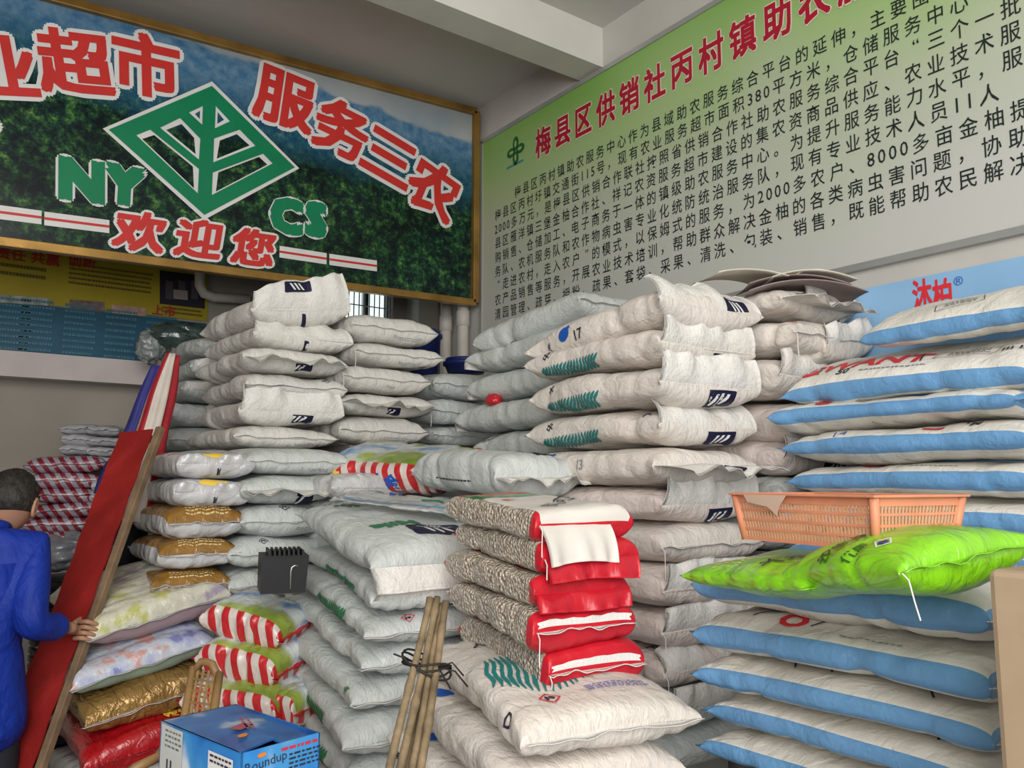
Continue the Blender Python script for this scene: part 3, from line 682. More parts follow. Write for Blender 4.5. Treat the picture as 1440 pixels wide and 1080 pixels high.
M_SW = mat('sign_white', (0.68, 0.67, 0.66), 0.35); M_SR = mat('sign_red', (0.56, 0.035, 0.03), 0.35); M_SG = mat('sign_green', (0.006, 0.20, 0.085), 0.35)
def sgn(ch, px, py, size, rot, m, name='character', o1=0.03, o2=0.095, sy=1.0, shear=0):
    x, z = S2(px, py)
    for off, d, mm, nn in ((o2, 0.003, M_SW, name + '_outline'), (o1, 0.007, m, name)):
        v, f = bold2d(ch, off, 14 if off > 0.09 else 8); v = v * np.array([1, sy, 1]); v = np.stack([v[:, 0] + shear * v[:, 1], v[:, 1], v[:, 2]], 1)
        sign_glyph(xf((v, f), x, z, rot, size), d, mm, nn)
sgn('农', -75, 135, 0.40, 14, M_SR); sgn('业', 0, 92, 0.36, 13, M_SR)
sgn('超', 106, 88, 0.38, 11, M_SR); sgn('市', 206, 92, 0.39, 4, M_SR)
sgn('服', 401, 140, 0.40, -6, M_SR); sgn('务', 481, 182, 0.40, -12, M_SR); sgn('三', 547, 222, 0.42, -17, M_SR); sgn('农', 610, 266, 0.42, -22, M_SR)
sgn('N', 115, 254, 0.30, 3, M_SG, o1=0.07, o2=0.115, sy=1.0); sgn('Y', 175, 261, 0.29, 0, M_SG, o1=0.07, o2=0.115)
sgn('C', 403, 304, 0.29, 0, M_SG, o1=0.07, o2=0.115); sgn('S', 444, 309, 0.29, 0, M_SG, o1=0.07, o2=0.115)
for ch, px, py in (('欢', 197, 330), ('迎', 280, 340), ('您', 356, 352)): sgn(ch, px, py - 4, 0.275, 2, M_SR, o1=0.035, o2=0.10, sy=0.88, shear=0.15)
C1 = lambda x, y: S2(x / 2.571, y / 2.571)
outer = [C1(*q) for q in ((392, 470), (765, 312), (1065, 606), (738, 778))]
holes = [[C1(*q) for q in h] for h in (((682, 408), (732, 385), (730, 452)), ((578, 463), (650, 428), (723, 503), (718, 578)), ((492, 490), (542, 470), (718, 612), (714, 700)),
         ((779, 385), (830, 440), (776, 465)), ((773, 502), (865, 470), (922, 528), (770, 588)), ((768, 625), (950, 557), (984, 592), (765, 706)))]
def grow(poly, d):
    c = np.mean(poly, 0); return [tuple(c + (np.array(p) - c) * (1 + d / max(1e-6, np.linalg.norm(np.array(p) - c)))) for p in poly]
sign_glyph(shape2d([grow(outer, 0.03)] + [grow(h, -0.035) for h in holes]), 0.004, M_SW, 'diamond_outline')
sign_glyph(shape2d([outer] + holes), 0.007, M_SG, 'diamond_emblem')
def rbar(A, B, w):
    dx, dy = B[0] - A[0], B[1] - A[1]; l = math.hypot(dx, dy); nx, ny = -dy / l * w / 2, dx / l * w / 2
    return np.array([(A[0] + nx, A[1] + ny), (A[0] - nx, A[1] - ny), (B[0] - nx, B[1] - ny), (B[0] + nx, B[1] + ny)]), [(0, 1, 2), (0, 2, 3)]
for a, c in (((-120, 752), (150, 787)), ((160, 790), (395, 820)), ((1010, 910), (1180, 936)), ((1190, 938), (1362, 962))):
    A, B = C1(*a), C1(*c); sign_glyph(rbar(A, B, 0.075), 0.0035, M_SW, 'rule_outline')
    sign_glyph(rbar(A, B, 0.014), 0.006, M_SR, 'rule')
# ------------------------------------------------------------------ yellow and blue posters on the back wall
PYB = YB - 0.012
def back_quad(cs, name, m, parent, y, th=0.01):
    P = [on_y(a, b_, y) for a, b_ in cs]; t = MB(); t.add([(p.x, y, p.z) for p in P] + [(p.x, y + th, p.z) for p in P], [(0, 1, 2, 3), (7, 6, 5, 4), (0, 4, 5, 1), (1, 5, 6, 2), (2, 6, 7, 3), (3, 7, 4, 0)]); return t.build(name, m, parent)
M_YP = mat('poster_yellow', (0.36, 0.28, 0.012), 0.5, 0.08); M_BP = mat('poster_teal', (0.008, 0.075, 0.13), 0.5, 0.15)
e = empty('wall_poster', (0, 0, 0)); tag(e, 'yellow over dark blue information poster on the back wall under the sign', 'poster')
back_quad([(-200, 400), (292, 452), (292, 380), (-200, 330)], 'yellow_sheet', M_YP, e, PYB)
back_quad([(-200, 486), (290, 522), (290, 455), (-200, 400)], 'blue_sheet', M_BP, e, PYB)
back_quad([(225, 427), (288, 434), (288, 388), (225, 380)], 'photograph', mat('photo_dark', (0.02, 0.02, 0.03), 0.4), e, PYB - 0.008)
for k in range(3): back_quad([(233 + k * 18, 420), (243 + k * 18, 421), (243 + k * 18, 396), (233 + k * 18, 394)], 'photo_figure', mat('photo_figure', (0.07, 0.06, 0.07), 0.5), e, PYB - 0.012, 0.003)
back_quad([(244, 420), (264, 422), (264, 409), (244, 407)], 'photo_placard', mat('photo_placard', (0.3, 0.26, 0.24), 0.5), e, PYB - 0.016, 0.003)
back_quad([(98, 432), (147, 438), (147, 425), (98, 421)], 'photograph', mat('photo_mid', (0.16, 0.12, 0.11), 0.5, 0.6, 20), e, PYB - 0.008)
back_quad([(157, 440), (205, 445), (205, 433), (157, 428)], 'photograph', mat('photo_pink', (0.42, 0.26, 0.2), 0.5, 0.4, 20), e, PYB - 0.008)
back_quad([(-60, 421), (68, 430), (68, 419), (-60, 410)], 'photograph', mat('photo_pale', (0.28, 0.29, 0.26), 0.5, 0.4, 20), e, PYB - 0.008)
def back_text(s, px, py, size, m, parent, off=0.02):
    q = on_y(px, py, PYB); v, f = bold2d(s, 0.03, 6); return link('red_lettering', mesh('t', [(q.x + p[0] * size, PYB - 0.01 - p[2], q.z + p[1] * size) for p in v], f, [m], None, False), parent)
M_DR = ink('poster_red', (0.35, 0.03, 0.015))
back_text('责任 共赢', 40, 361, 0.085, M_DR, e); back_text('创新', 115, 368, 0.085, M_DR, e); back_text('上市', 230, 437, 0.08, M_DR, e)
for (px, py, wpx, rows, mm, lh) in ((30, 387, 66, 2, 'y', .055), (155, 395, 115, 5, 'y', .033), (255, 441, 55, 2, 'y', .03), (15, 460, 50, 9, 'b', .04), (50, 462, 45, 9, 'b', .04), (110, 468, 42, 9, 'b', .04), (168, 475, 42, 8, 'b', .045), (225, 482, 42, 8, 'b', .045)):
    q = on_y(px, py, PYB); wd = on_y(px + wpx / 2, py, PYB).x - on_y(px - wpx / 2, py, PYB).x
    (v, f), _, _ = p_lines(wd, rows, lh, seed=px)[0]; v = v * np.array([1, 0.5 if mm == 'b' else 0.8])
    v = np.asarray(v); sl = 0.0
    o_ = link('small_print', mesh('t', [(q.x + p[0], PYB - 0.01, q.z + p[1] * (2 if mm == 'b' else 1.2)) for p in v], f, [ink('poster_print_' + mm, (0.10, 0.07, 0.01) if mm == 'y' else (0.04, 0.16, 0.22))], None, False), e); o_['kind'] = 'stuff'

exec_marker = 0
# ------------------------------------------------------------------ piles of sacks
UP = dict(near='up'); SM = dict(near='seam', thread=-1)
def on_side(S, dz=0.0): return -(S.W / 2 + S.T * 0.15 + dz)      # strip along the side that faces the left
def top_edge(S, d=0.05): return -(S.W / 2 - d)
LEND = lambda S, y: (S.L / 2 - 0.07, y)
def endlogo(y=0.06, w=0.13, h=0.075, low=True, word=None):
    # logo printed on the lower half of the near end
    def f(S): return [(p_bars(w, h), S.M - h * 0.5 - 0.004, S.P2 - 0.0 - y, 90)]
    return f
def both(*fs):
    def f(S):
        o = []
        for g in fs: o += g(S) if callable(g) else list(g)
        return o
    return f
Z_TEAL = lambda S: [(p_zebra(0.34, 0.10, M_TEAL, 2, 0.5), -S.L / 2 + 0.27, -(S.W / 2 + S.T * 0.62), 0)]
Z_GRN = lambda S: [(p_zebra(0.36, 0.11, M_GRN, 3, 0.7), -S.L * 0.02, -(S.W / 2 + S.T * 0.5), 0)]
BLOB = lambda x=0.22, d=0.02: (lambda S: [(p_blob(0.035), -S.L / 2 + x, -(S.W / 2 - d), 0)])
TXT = lambda s, x, d, size=0.05, rot=90, m=M_NAVY: (lambda S: [(p_text(s, size, m, 0.02), x, -(S.W / 2 + d), rot)])
KG = lambda x=-0.33, d=-0.05: TXT('50KG', x, d, 0.035, 90, M_BLK)
HAZ = lambda x=0.10, y=0.14, s=0.024, m=M_BLK: (lambda S: [(p_hazard(s, m), S.M - x, y, 0)])
SML = lambda x=0.10, y=-0.02, w=0.16, r=4: (lambda S: [(p_lines(w, r, 0.009, M_GREYINK, 5), S.L / 2 - x, y, 90)])
SMB = lambda y=0.0, w=0.20, r=2, x=0.05: (lambda S: [(p_lines(w, r, 0.012, M_GREYINK, 7), S.M - x + 0.02, S.P2 - 0.001 - y, 90)])
BANDT = lambda S: [(p_text('有限公司', 0.028, M_NAVY, 0.01), -S.L / 2 + 0.20, -(S.W / 2 - 0.03), 60)]
# centre pile, front column
big = 'centre pile'
GR = 'white woven sacks in the tall centre pile'
stack(big, 'warm white woven sack', (2.15, 2.05), 0, 0.80, 0.53, [390, 450, 506, 566, 624, 682, 737, 800, 856, 920, 978, 1040, 1098],
 [dict(mats=[M_WARM], desc='cream sack with blue drop mark and handwritten 17', prints=both(BLOB(0.24, -0.03), TXT('17', -0.07, 0.05, 0.055, 5, M_BLK), TXT('生产', -0.27, 0.07, 0.035, 70, M_BLK)), near='back', flen=0.17, d=(0.0, -0.03), tilt=-7, tf=1.05, skw=dict(ear=0.13), fprints=[(p_bars(0.13, 0.07), 0.03, 0.16, 90, -1)]),
  dict(mats=[M_WARM], desc='cream sack with teal zebra stripes and raised flap', prints=both(Z_TEAL, endlogo(0.10), TXT('中', -0.26, 0.01, 0.045, 60)), near='up', flen=0.13, d=(0.0, -0.01)),
  dict(mats=[M_WARM], desc='cream sack with teal zebra stripes and tallest upright flap', prints=both(Z_TEAL, endlogo(0.06, 0.17, 0.09), TXT('中', -0.25, 0.01, 0.045, 60)), near='up', flen=0.15, d=(-0.03, -0.03)),
  dict(mats=[M_WARM], desc='cream woven sack with teal stripes and yellow-stained end', prints=both(Z_TEAL, endlogo(0.07, 0.17, 0.07), TXT('中', -0.25, 0.01, 0.045, 60), TXT('ト', 0.30, -0.03, 0.06, 0)), near='back', flen=0.14, d=(0.0, 0.0)),
  dict(mats=[M_WARM], desc='cream sack marked 13 with drooping end flap', prints=both(BLOB(0.17, -0.005), TXT('13', -0.02, 0.03, 0.05, 0, M_GREYINK), TXT('生产', -0.31, 0.05, 0.045, 90)), near='out', flen=0.16, fprints=[(p_bars(0.17, 0.09), 0.07, 0.02, 90, 1)], d=(-0.04, -0.02), skw=dict(ear=0.13)),
  dict(mats=[M_PINK], desc='plain pinkish white sack with a tall folded flap', prints=both(endlogo(0.05, 0.17, 0.06), TXT('ト', 0.32, -0.10, 0.07, 0)), near='up', flen=0.13),
  dict(mats=[M_WARM], desc='cream sack with blue arc and pleated sewn end', prints=both(TXT('生', 0.12, -0.03, 0.06, 75), lambda S: [(p_blob(0.05), 0.02, -(S.W / 2 + S.T * 0.45), -20)], SML(0.1, -0.05, 0.22, 3)), near='seam', thread=1),
  dict(mats=[M_PINK], desc='pinkish woven sack with a pale upright flap', prints=endlogo(-0.10, 0.14, 0.06), near='up', flen=0.12, d=(-0.02, -0.02)),
  dict(mats=[M_PINK], desc='pinkish woven sack with flap and hanging thread', prints=endlogo(-0.12, 0.12, 0.05), near='up', flen=0.11, d=(-0.01, 0), thread=-1),
  dict(mats=[M_PINK], desc='dull pinkish sack with crumpled flap and small mark', prints=TXT('ト', 0.26, -0.08, 0.05, 0), near='back', flen=0.12, d=(0.0, 0), thread=-1),
  dict(mats=[M_G], desc='dull white sack with frayed threads and navy logo', prints=both(endlogo(-0.02, 0.14, 0.07), TXT('ト', 0.26, -0.08, 0.06, 0)), near='up', flen=0.12, d=(0.02, 0)),
  dict(mats=[M_G], desc='shaded plain grey-white sack', near='seam', d=(0.02, 0.0))], group=GR)
# centre pile, right column against the wall
W2 = 'column above the basket'
stack(W2, 'white woven sack', (2.72, 1.98), 0, 0.80, 0.50, [398, 442, 496, 556, 614, 668, 722, 780],
 [dict(near='out', flen=0.14, mats=[M_WARM], desc='white sack with wide creased flap under the papers', fprints=[(p_bars(0.13, 0.06), 0.03, 0.0, 90, 1)], d=(0.0, -0.05), tf=0.9),
  dict(near='seam', mats=[M_WARM], desc='white sack with long sewn edge', prints=both(SML(0.12, 0.0, 0.16, 3), HAZ(0.12, -0.15, 0.026, M_RED)), d=(0.0, -0.10), thread=-1),
  dict(near='up', flen=0.13, mats=[M_WARM], desc='white sack with square upright flap', d=(-0.02, -0.04), prints=endlogo(-0.05, 0.11, 0.05)),
  dict(near='up', flen=0.14, mats=[M_PINK], desc='white sack with tilted flap above a navy logo', d=(0.03, -0.06), prints=endlogo(0.02, 0.17, 0.07), roll=6),
  dict(near='up', flen=0.12, mats=[M_PINK], desc='white sack with bunched flap', d=(0.02, -0.02), prints=both(endlogo(0.12, 0.15, 0.05), TXT('ト', 0.32, -0.10, 0.06, 0))),
  dict(near='out', flen=0.10, mats=[M_G], desc='white sack with logo on its curled flap', d=(0.0, -0.02), fprints=[(p_bars(0.16, 0.08), 0.05, 0.0, 90, 1)]),
  dict(near='seam', mats=[M_G], desc='shaded white sack')], group='white sacks between centre pile and wall')
# two more right of it, higher and nearer the wall
mk = lambda px, py, d: at(px, py, d)
for (py, yy, l, w_, ti, ro, near, desc, lo) in (
    (434, 2.20, 0.50, 0.34, -2, 0, 'up', 'small white sack with a tilted navy logo wedged beside the papers', True),
    (486, 2.12, 0.50, 0.34, -3, 10, 'up', 'plain white folded sack wedged behind the topmost blue-banded sack', False)):
    SEED[0] += 3; S = Sack(l, w_, 0.145, SEED[0])
    make_sack(desc, 'sack', 'white sacks between centre pile and wall', (3.10, yy, zat(py, 3.10, yy - l / 2)), 2, S, [M_WARM], ti, ro, near=near, flen=0.11, prints=endlogo(0.0, 0.15, 0.07)(S) if lo else ())
# column behind the centre pile (its left ends show)
stack('rear centre column', 'grey-white sack', (2.42, 2.80), 0, 0.84, 0.5, [424, 472, 516, 560, 606, 652, 700], [
  dict(mats=[M_G], desc='grey-white sack with puckered corner and green print', near='seam', far='out', flen=0.07, tilt=-7, d=(0, 0.0)),
  dict(mats=[M_G], desc='grey-white sack with green zebra marks', prints=lambda S: [(p_zebra(0.2, 0.07, M_GRN, 3), -0.1, -(S.W / 2 - 0.03), 0)], far='down', flen=0.06, d=(0.0, 0.09)),
  dict(mats=[M_G], desc='grey-white sack with a red bag end behind it', far='down', flen=0.06, d=(0, 0.09)),
  dict(mats=[M_G], desc='grey-white sack reaching furthest left', far='down', flen=0.07, d=(-0.02, 0.17)),
  dict(mats=[M_G], desc='grey-white sack with a dark line of print', prints=lambda S: [(p_lines(0.2, 2, 0.012, M_BLK, 2), -0.25, -(S.W / 2 - 0.03), 20)], far='seam', d=(0, 0.03)),
  dict(mats=[M_G], desc='shaded grey-white sack', far='seam')], group='grey sacks behind the centre pile', ref=(2.42, 3.4))
# blue-banded sacks: the band runs round the side
def blue_slot(u, th):
    s = math.sin(th); a = abs(u)
    if abs(math.cos(th)) < 0.5 and a < 0.97: return 0
    return 1 if (-0.40 < s < 0.34 or a > 0.972) else 0
def bl_prints(kind):
    def f(S):
        t = -(S.W / 2 - (0.06 if kind == 'big' else 0.10)); o = []
        bar = lambda x, r=20, l=0.10: (p_rect(0.006, l, M_BLK), x, t + 0.03, r)
        if kind == 'gw': o = [(p_text('GWANT', 0.13, M_RED, 0.03), -0.16, t + 0.03, 0), (p_rect(0.30, 0.004, M_BLK), -0.14, t + 0.10, 0), bar(-0.33, 15), bar(0.06, 15), (p_frame(0.20, 0.07), 0.20, t + 0.04, 0), (p_text('50', 0.05, M_BLK, 0.03), -0.20, t - 0.035, 0), (p_lines(0.22, 1, 0.016, M_GREYINK), -0.02, t - 0.055, 0), (p_text('III II', 0.05, M_BLK, 0.02), 0.35, t + 0.03, 10)]
        elif kind == 'top': o = [(p_frame(0.15, 0.08), -0.12, t + 0.02, 20), (p_text('III', 0.06, M_BLK, 0.03), 0.18, t + 0.04, 10), (p_rect(0.006, 0.12, M_BLK), 0.30, t + 0.03, 20)]
        elif kind == 'arc': o = [bar(-0.30, 20), bar(-0.18, 20), (p_text('G', 0.09, M_RED, 0.05), -0.24, t - 0.045, 0), (p_lines(0.18, 1, 0.016, M_GREYINK), -0.03, t - 0.05, 0)]
        elif kind == '14': o = [(p_text('14', 0.06, M_VIO), -0.20, t - 0.065, 15), bar(0.05, 20), (p_rect(0.07, 0.02, M_RED), 0.12, t - 0.05, 0), bar(0.20, 20), (p_text('M', 0.05, M_BLK, 0.03), 0.25, t - 0.03, 0)]
        elif kind == 'big': o = [(p_text('FO', 0.10, M_BLK, 0.0), -0.08, t + 0.06, 180), (p_rect(0.006, 0.15, M_BLK), 0.04, t + 0.02, -25), (p_text('利', 0.06, M_BLK, 0.02), 0.11, t + 0.0, 180), (p_text('NJ', 0.12, M_RED, 0.06), 0.17, t + 0.05, 180), (p_rect(0.006, 0.12, M_BLK), 0.27, t + 0.01, -25), (p_lines(0.06, 4, 0.013), 0.31, t + 0.02, 90)]
        elif kind == 'mid': o = [bar(-0.22, -25, 0.12), (p_text('O', 0.10, M_RED, 0.04), -0.13, t - 0.01, 0), bar(-0.05, -25, 0.12), (p_lines(0.16, 1, 0.014), 0.10, t - 0.06, 0)]
        elif kind == 'low': o = [bar(-0.16, 30), bar(-0.05, 30, 0.08), bar(0.2, 30)]
        lowa = -(S.W / 2 + S.T * 0.95)
        o += [(p_rect(0.004, 0.04, M_BLK), -0.05, lowa - 0.01, 35), (p_rect(0.004, 0.04, M_BLK), 0.03, lowa - 0.01, 35)]
        if kind in ('big', 'mid'): o += [(p_lines(0.16, 1, 0.011, M_GREYINK, 9), -0.12, lowa + 0.02, 0)]
        return o
    return f
LF = dict(fmat=M_BWH, seammat=M_BAND)
stack('right wall pile', 'cream sack with a sky blue side band', (2.65, 1.04), 0, 0.86, 0.50, [384, 452, 532, 586, 644, 703, 765, 830, 895, 960], [
  dict(prints=bl_prints('top'), desc='cream blue-banded sack leaning forward under the blue poster', d=(0.02, -0.30), roll=16, dz=0.02, far='seam', tf=0.85, **LF),
  dict(prints=bl_prints('gw'), desc='cream blue-banded sack with large red lettering', d=(0.0, 0.0), roll=16, near='out', flen=0.07, far='seam', tf=0.85, **LF),
  dict(prints=bl_prints('arc'), desc='cream blue-banded sack with faint printed line', d=(-0.02, 0.03), far='seam', **LF),
  dict(prints=bl_prints('14'), desc='cream blue-banded sack with handwritten 14', d=(-0.02, 0.0), far='seam', **LF),
  dict(prints=bl_prints('mid'), desc='cream blue-banded sack just behind the basket rim', d=(0.0, 0), far='seam', **LF),
  dict(prints=bl_prints('arc'), desc='cream blue-banded sack right of the basket', d=(0.0, 0), far='seam', **LF),
  dict(desc='cream blue-banded sack above the carton top', d=(-0.02, 0), **LF),
  dict(desc='cream blue-banded sack behind the green bag', **LF), dict(desc='cream blue-banded sack behind the carton', **LF)],
  base=[M_BWH, M_BAND], slot=blue_slot, group='blue-banded sacks by the right wall', skw=dict(n=2.5, p=13), ref=(2.65, 1.07))
for o in [o for o in COL.objects if o.get('group') == 'blue-banded sacks by the right wall']: pass
stack('front right pile', 'cream sack with a sky blue side band', (1.86, 0.84), 0, 0.79, 0.52, [829, 921, 1003, 1078, 1155, 1230], [
  dict(prints=bl_prints('big'), desc='cream blue-banded sack with upside-down red and black letters', near='out', flen=0.10, far='seam', d=(0.0, 0.0), thread=False, fprints=[(p_rect(0.012, 0.2, M_BLU), 0.035, -0.05, 0, 1), (p_rect(0.012, 0.2, M_BLU), 0.062, -0.05, 0, 1)], fmat=M_BWH, seammat=M_BAND, roll=-2),
  dict(prints=bl_prints('mid'), desc='cream blue-banded sack with a red ring print', near='out', flen=0.05, far='seam', d=(-0.01, 0.0), **LF),
  dict(prints=bl_prints('low'), desc='cream blue-banded sack with short black strokes', near='out', flen=0.05, far='seam', d=(-0.01, 0.0), **LF),
  dict(prints=bl_prints('low'), desc='cream blue-banded sack near the bottom edge', near='seam', far='seam', d=(-0.01, 0.0), **LF),
  dict(desc='cream blue-banded sack cut by the bottom edge', d=(0.0, 0.03), **LF)],
  base=[M_BWH, M_BAND], slot=blue_slot, group='blue-banded sacks in the front pile', skw=dict(n=2.9, p=13))
# rows by the back: front row columns A, B, C
cA = 'pile under the sign, left column'; NL = lambda k=0.0, w=0.15: endlogo(k, w, 0.06)
stack('left column under sign', 'white sack', (1.29, 3.98), 0, 0.84, 0.52, [403, 448, 482, 519, 556, 596, 628], [
  dict(near='up', flen=0.20, desc='white sack with a tall peaked flap', prints=endlogo(-0.06, 0.16, 0.07), tf=1.0, roll=6, fkw=dict(skew=0.35), fprints=[(p_bars(0.16, 0.06), 0.13, -0.02, 90, -1)]),
  dict(near='back', flen=0.12, desc='white crumpled sack with navy logo', prints=endlogo(-0.06, 0.17, 0.07), d=(0.03, 0)),
  dict(near='out', flen=0.12, desc='white sack with long smooth flap', prints=endlogo(0.0, 0.17, 0.05), d=(-0.02, -0.02)),
  dict(near='seam', thread=-1, desc='white sack with pleated sewn end', prints=both(SMB(0.0), HAZ(0.05, 0.16)), d=(-0.01, 0)),
  dict(near='up', flen=0.14, desc='white sack with flap folded over its end', prints=endlogo(0.02, 0.17, 0.06), d=(-0.03, -0.02)),
  dict(near='seam', thread=False, desc='white sack with a red hazard diamond corner', prints=both(SMB(0.0, 0.3), lambda S: [(p_hazard(0.025, M_RED), S.L / 2 - 0.05, S.P2 - 0.16, 0)]), d=(-0.05, -0.02))],
  base=[M_W], group='white sacks in the left column under the sign')
stack('middle column under sign', 'white sack', (1.81, 3.96), 0, 0.84, 0.52, [432, 474, 508, 547, 581, 624], [
  dict(near='seam', desc='plump white sack near the window', prints=SMB(0.02, 0.3), d=(0.02, 0)),
  dict(near='seam', desc='white sack with a small black hazard square', prints=both(lambda S: [(p_hazard(0.025), S.L / 2 - 0.05, S.P2 - 0.16, 0)], SMB(0.0, 0.2)), thread=1, d=(0.04, -0.01)),
  dict(near='seam', desc='white sack with a hanging thread at its seam', thread=-1, prints=SMB(-0.05), d=(-0.03, -0.02)),
  dict(near='out', flen=0.12, desc='white sack with long wavy flap', prints=endlogo(0.0, 0.15, 0.05), d=(-0.02, 0)),
  dict(near='seam', desc='white sack just above the striped bag', prints=both(SMB(0.0, 0.3), lambda S: [(p_hazard(0.022), S.L / 2 - 0.05, S.P2 - 0.16, 0)]), d=(-0.03, 0))],
  base=[M_W], group='white sacks in the middle column under the sign')
stack('right column under sign', 'grey-white sack', (2.33, 3.98), 0, 0.84, 0.54, [517, 556, 595, 624, 660], [
  dict(near='seam', desc='grey-white sack below the drain pipes', prints=SMB(0, 0.3), d=(0.02, 0)),
  dict(near='seam', desc='grey-white sack with tied corner', thread=-1, prints=SMB(0.05), d=(0.0, 0)),
  dict(near='seam', desc='grey-white sack behind the field-print bag', d=(0.02, 0)),
  dict(near='seam', desc='grey-white sack hidden behind the striped bag', d=(0, 0))], base=[M_G], group='grey sacks in the right column under the sign')
# row behind, left
stack('far back column', 'grey-white sack', (1.30, 5.05), 0, 0.84, 0.54, [465, 498, 530, 563, 599, 634, 668], [
  dict(near='back', flen=0.06, desc='grey-white sack topmost beside the dark bundle', tilt=2, d=(0.03, 0)),
  dict(near='up', flen=0.06, desc='grey-white sack with neat square end', prints=SMB(0.1, 0.15), d=(0, -0.02)),
  dict(near='up', flen=0.06, desc='grey-white sack with a line of blue print', prints=SMB(0.1, 0.15), d=(-0.06, -0.05)),
  dict(near='back', flen=0.08, desc='grey-white sack with gathered end', prints=SMB(0.1, 0.15), d=(-0.10, 0)),
  dict(near='seam', desc='grey-white sack beside the flag poles', d=(-0.10, 0)), dict(near='seam', desc='shaded grey-white sack', d=(-0.1, 0))],
  base=[M_G], group='grey sacks in the back row')
# column beneath the left column, stepping forward
stack('column above bamboo chair', 'white sack', (1.16, 3.62), 0, 0.84, 0.50, [626, 666, 709, 756, 800, 843, 884, 935, 985], [
  dict(near='seam', desc='white sack with slanting sewn end', prints=both(SMB(0, 0.25), lambda S: [(p_hazard(0.024), S.L / 2 - 0.05, S.P2 - 0.15, 0)]), d=(0.04, 0)),
  dict(near='out', flen=0.12, desc='white sack with large navy logo and sweeping flap', prints=endlogo(-0.02, 0.19, 0.10), d=(0.0, -0.04), fkw=dict(skew=0.3)),
  dict(near='seam', desc='white sack with hazard diamond on its top', prints=both(HAZ(0.07, -0.05, 0.028), SML(0.06, 0.1, 0.2, 2), SMB(0)), d=(0, -0.04)),
  dict(near='seam', desc='white sack with bright pleated end', prints=both(HAZ(0.05, -0.1, 0.022), SML(0.06, 0.05, 0.2, 2)), d=(-0.04, -0.04)),
  dict(near='seam', desc='white sack with hazard diamond beside the black bin', prints=both(HAZ(0.06, -0.10, 0.028),), d=(-0.04, -0.05), thread=-1),
  dict(near='back', flen=0.08, desc='white sack with folded end beside the striped bags', d=(-0.05, -0.05)),
  dict(near='up', flen=0.07, desc='white sack with boxed diamond above the bamboo chair', prints=HAZ(0.09, -0.12, 0.03), d=(-0.08, -0.05)),
  dict(near='seam', desc='shaded white sack behind the bamboo chair', d=(-0.06, -0.05))], base=[M_G], group='white sacks right of the corn sacks')
# small corn sacks
def corn_slot(kind):
    def f(u, th):
        s = math.sin(th)
        if kind == 'amber': return 1 if (s > 0.08 and abs(math.cos(th)) < 0.985 and u > -0.85) else 0
        if kind == 'grain': return 1 if (s > 0.12 and abs(math.cos(th)) < 0.98) else 2
        return 0
    return f
gp = lambda S: [(p_lines(0.17, 3, 0.018, ink('amber_print', (0.62, 0.48, 0.25)), 3), S.M - 0.045, 0.0, 90)]
wp = lambda S: [(p_text('鼎', 0.034, M_BLK, 0.03), S.M - 0.025, S.P2 - 0.0, 90)]
yp = lambda S: [(join_p(ell(0, 0, 0.06, 0.022, 0)), S.M - 0.05, 0, 90)]
def join_p(vf): return [(vf, M_YEL, 0)]
FS = dict(seammat=M_FILM, fmat=M_FILM)
stack('pile beside red banner', 'small sack', (0.83, 3.62), 0, 0.62, 0.32, [630, 671, 713, 758, 803, 843], [
  dict(mats=[M_FILM], desc='small silvery film sack with yellow crest', near='up', flen=0.05, prints=both(yp, wp), d=(0.07, 0), **FS),
  dict(mats=[M_FILM], desc='small silvery film sack with black print', near='up', flen=0.05, prints=both(yp, wp), d=(0.06, 0), **FS),
  dict(mats=[M_FILM, M_AMBER], slot=corn_slot('amber'), desc='small clear sack with amber printed top', prints=gp, near='seam', d=(0.04, 0), **FS),
  dict(mats=[M_FILM, M_AMBER], slot=corn_slot('amber'), desc='small clear sack with amber print', prints=gp, near='seam', d=(0.01, -0.02), **FS),
  dict(mats=[M_FILM, M_AMBER, M_GRAIN], slot=corn_slot('grain'), desc='small amber sack showing pale grain below', prints=gp, near='seam', d=(-0.02, -0.02), **FS)],
  group='small printed sacks by the red banner', tfac=1.0)
# wider film bags beneath them
def half_slot(u, th): return 0 if math.sin(th) > -0.15 else 1
stack('lower left pile', 'wide film bag', (0.56, 3.50), -4, 0.60, 0.52, [838, 916, 968, 1026, 1085, 1150], [
  dict(mats=[M_FLORAL, mat('mauve_film', (0.30, 0.22, 0.24), 0.35, 0.1)], slot=half_slot, desc='wide pale yellow floral film bag', near='seam', roll=13, W=0.54, tilt=9, tf=0.8, **FS),
  dict(mats=[M_BLFLOR, mat('green_film', (0.22, 0.28, 0.22), 0.35, 0.1)], slot=half_slot, desc='pale blue floral film bag', near='seam', roll=12, W=0.54, d=(-0.04, -0.03), tilt=6, tf=1.0, **FS),
  dict(mats=[M_BRONZE], desc='shiny bronze film bag', near='seam', roll=10, d=(0.0, -0.08), tilt=5, seammat=M_FILM, W=0.50),
  dict(mats=[M_REDFILM], desc='crimson film bag with yellow characters', prints=lambda S: [(p_text('金牛', 0.06, M_YEL, 0.04), S.L / 2 - 0.10, 0.12, 90)], near='seam', roll=8, d=(0.0, -0.12), tilt=4, seammat=M_REDFILM, W=0.48),
  dict(mats=[M_FILM], desc='grey film bag at the bottom edge', near='seam', d=(0.0, -0.1))], group='wide film bags left of the bamboo chair')
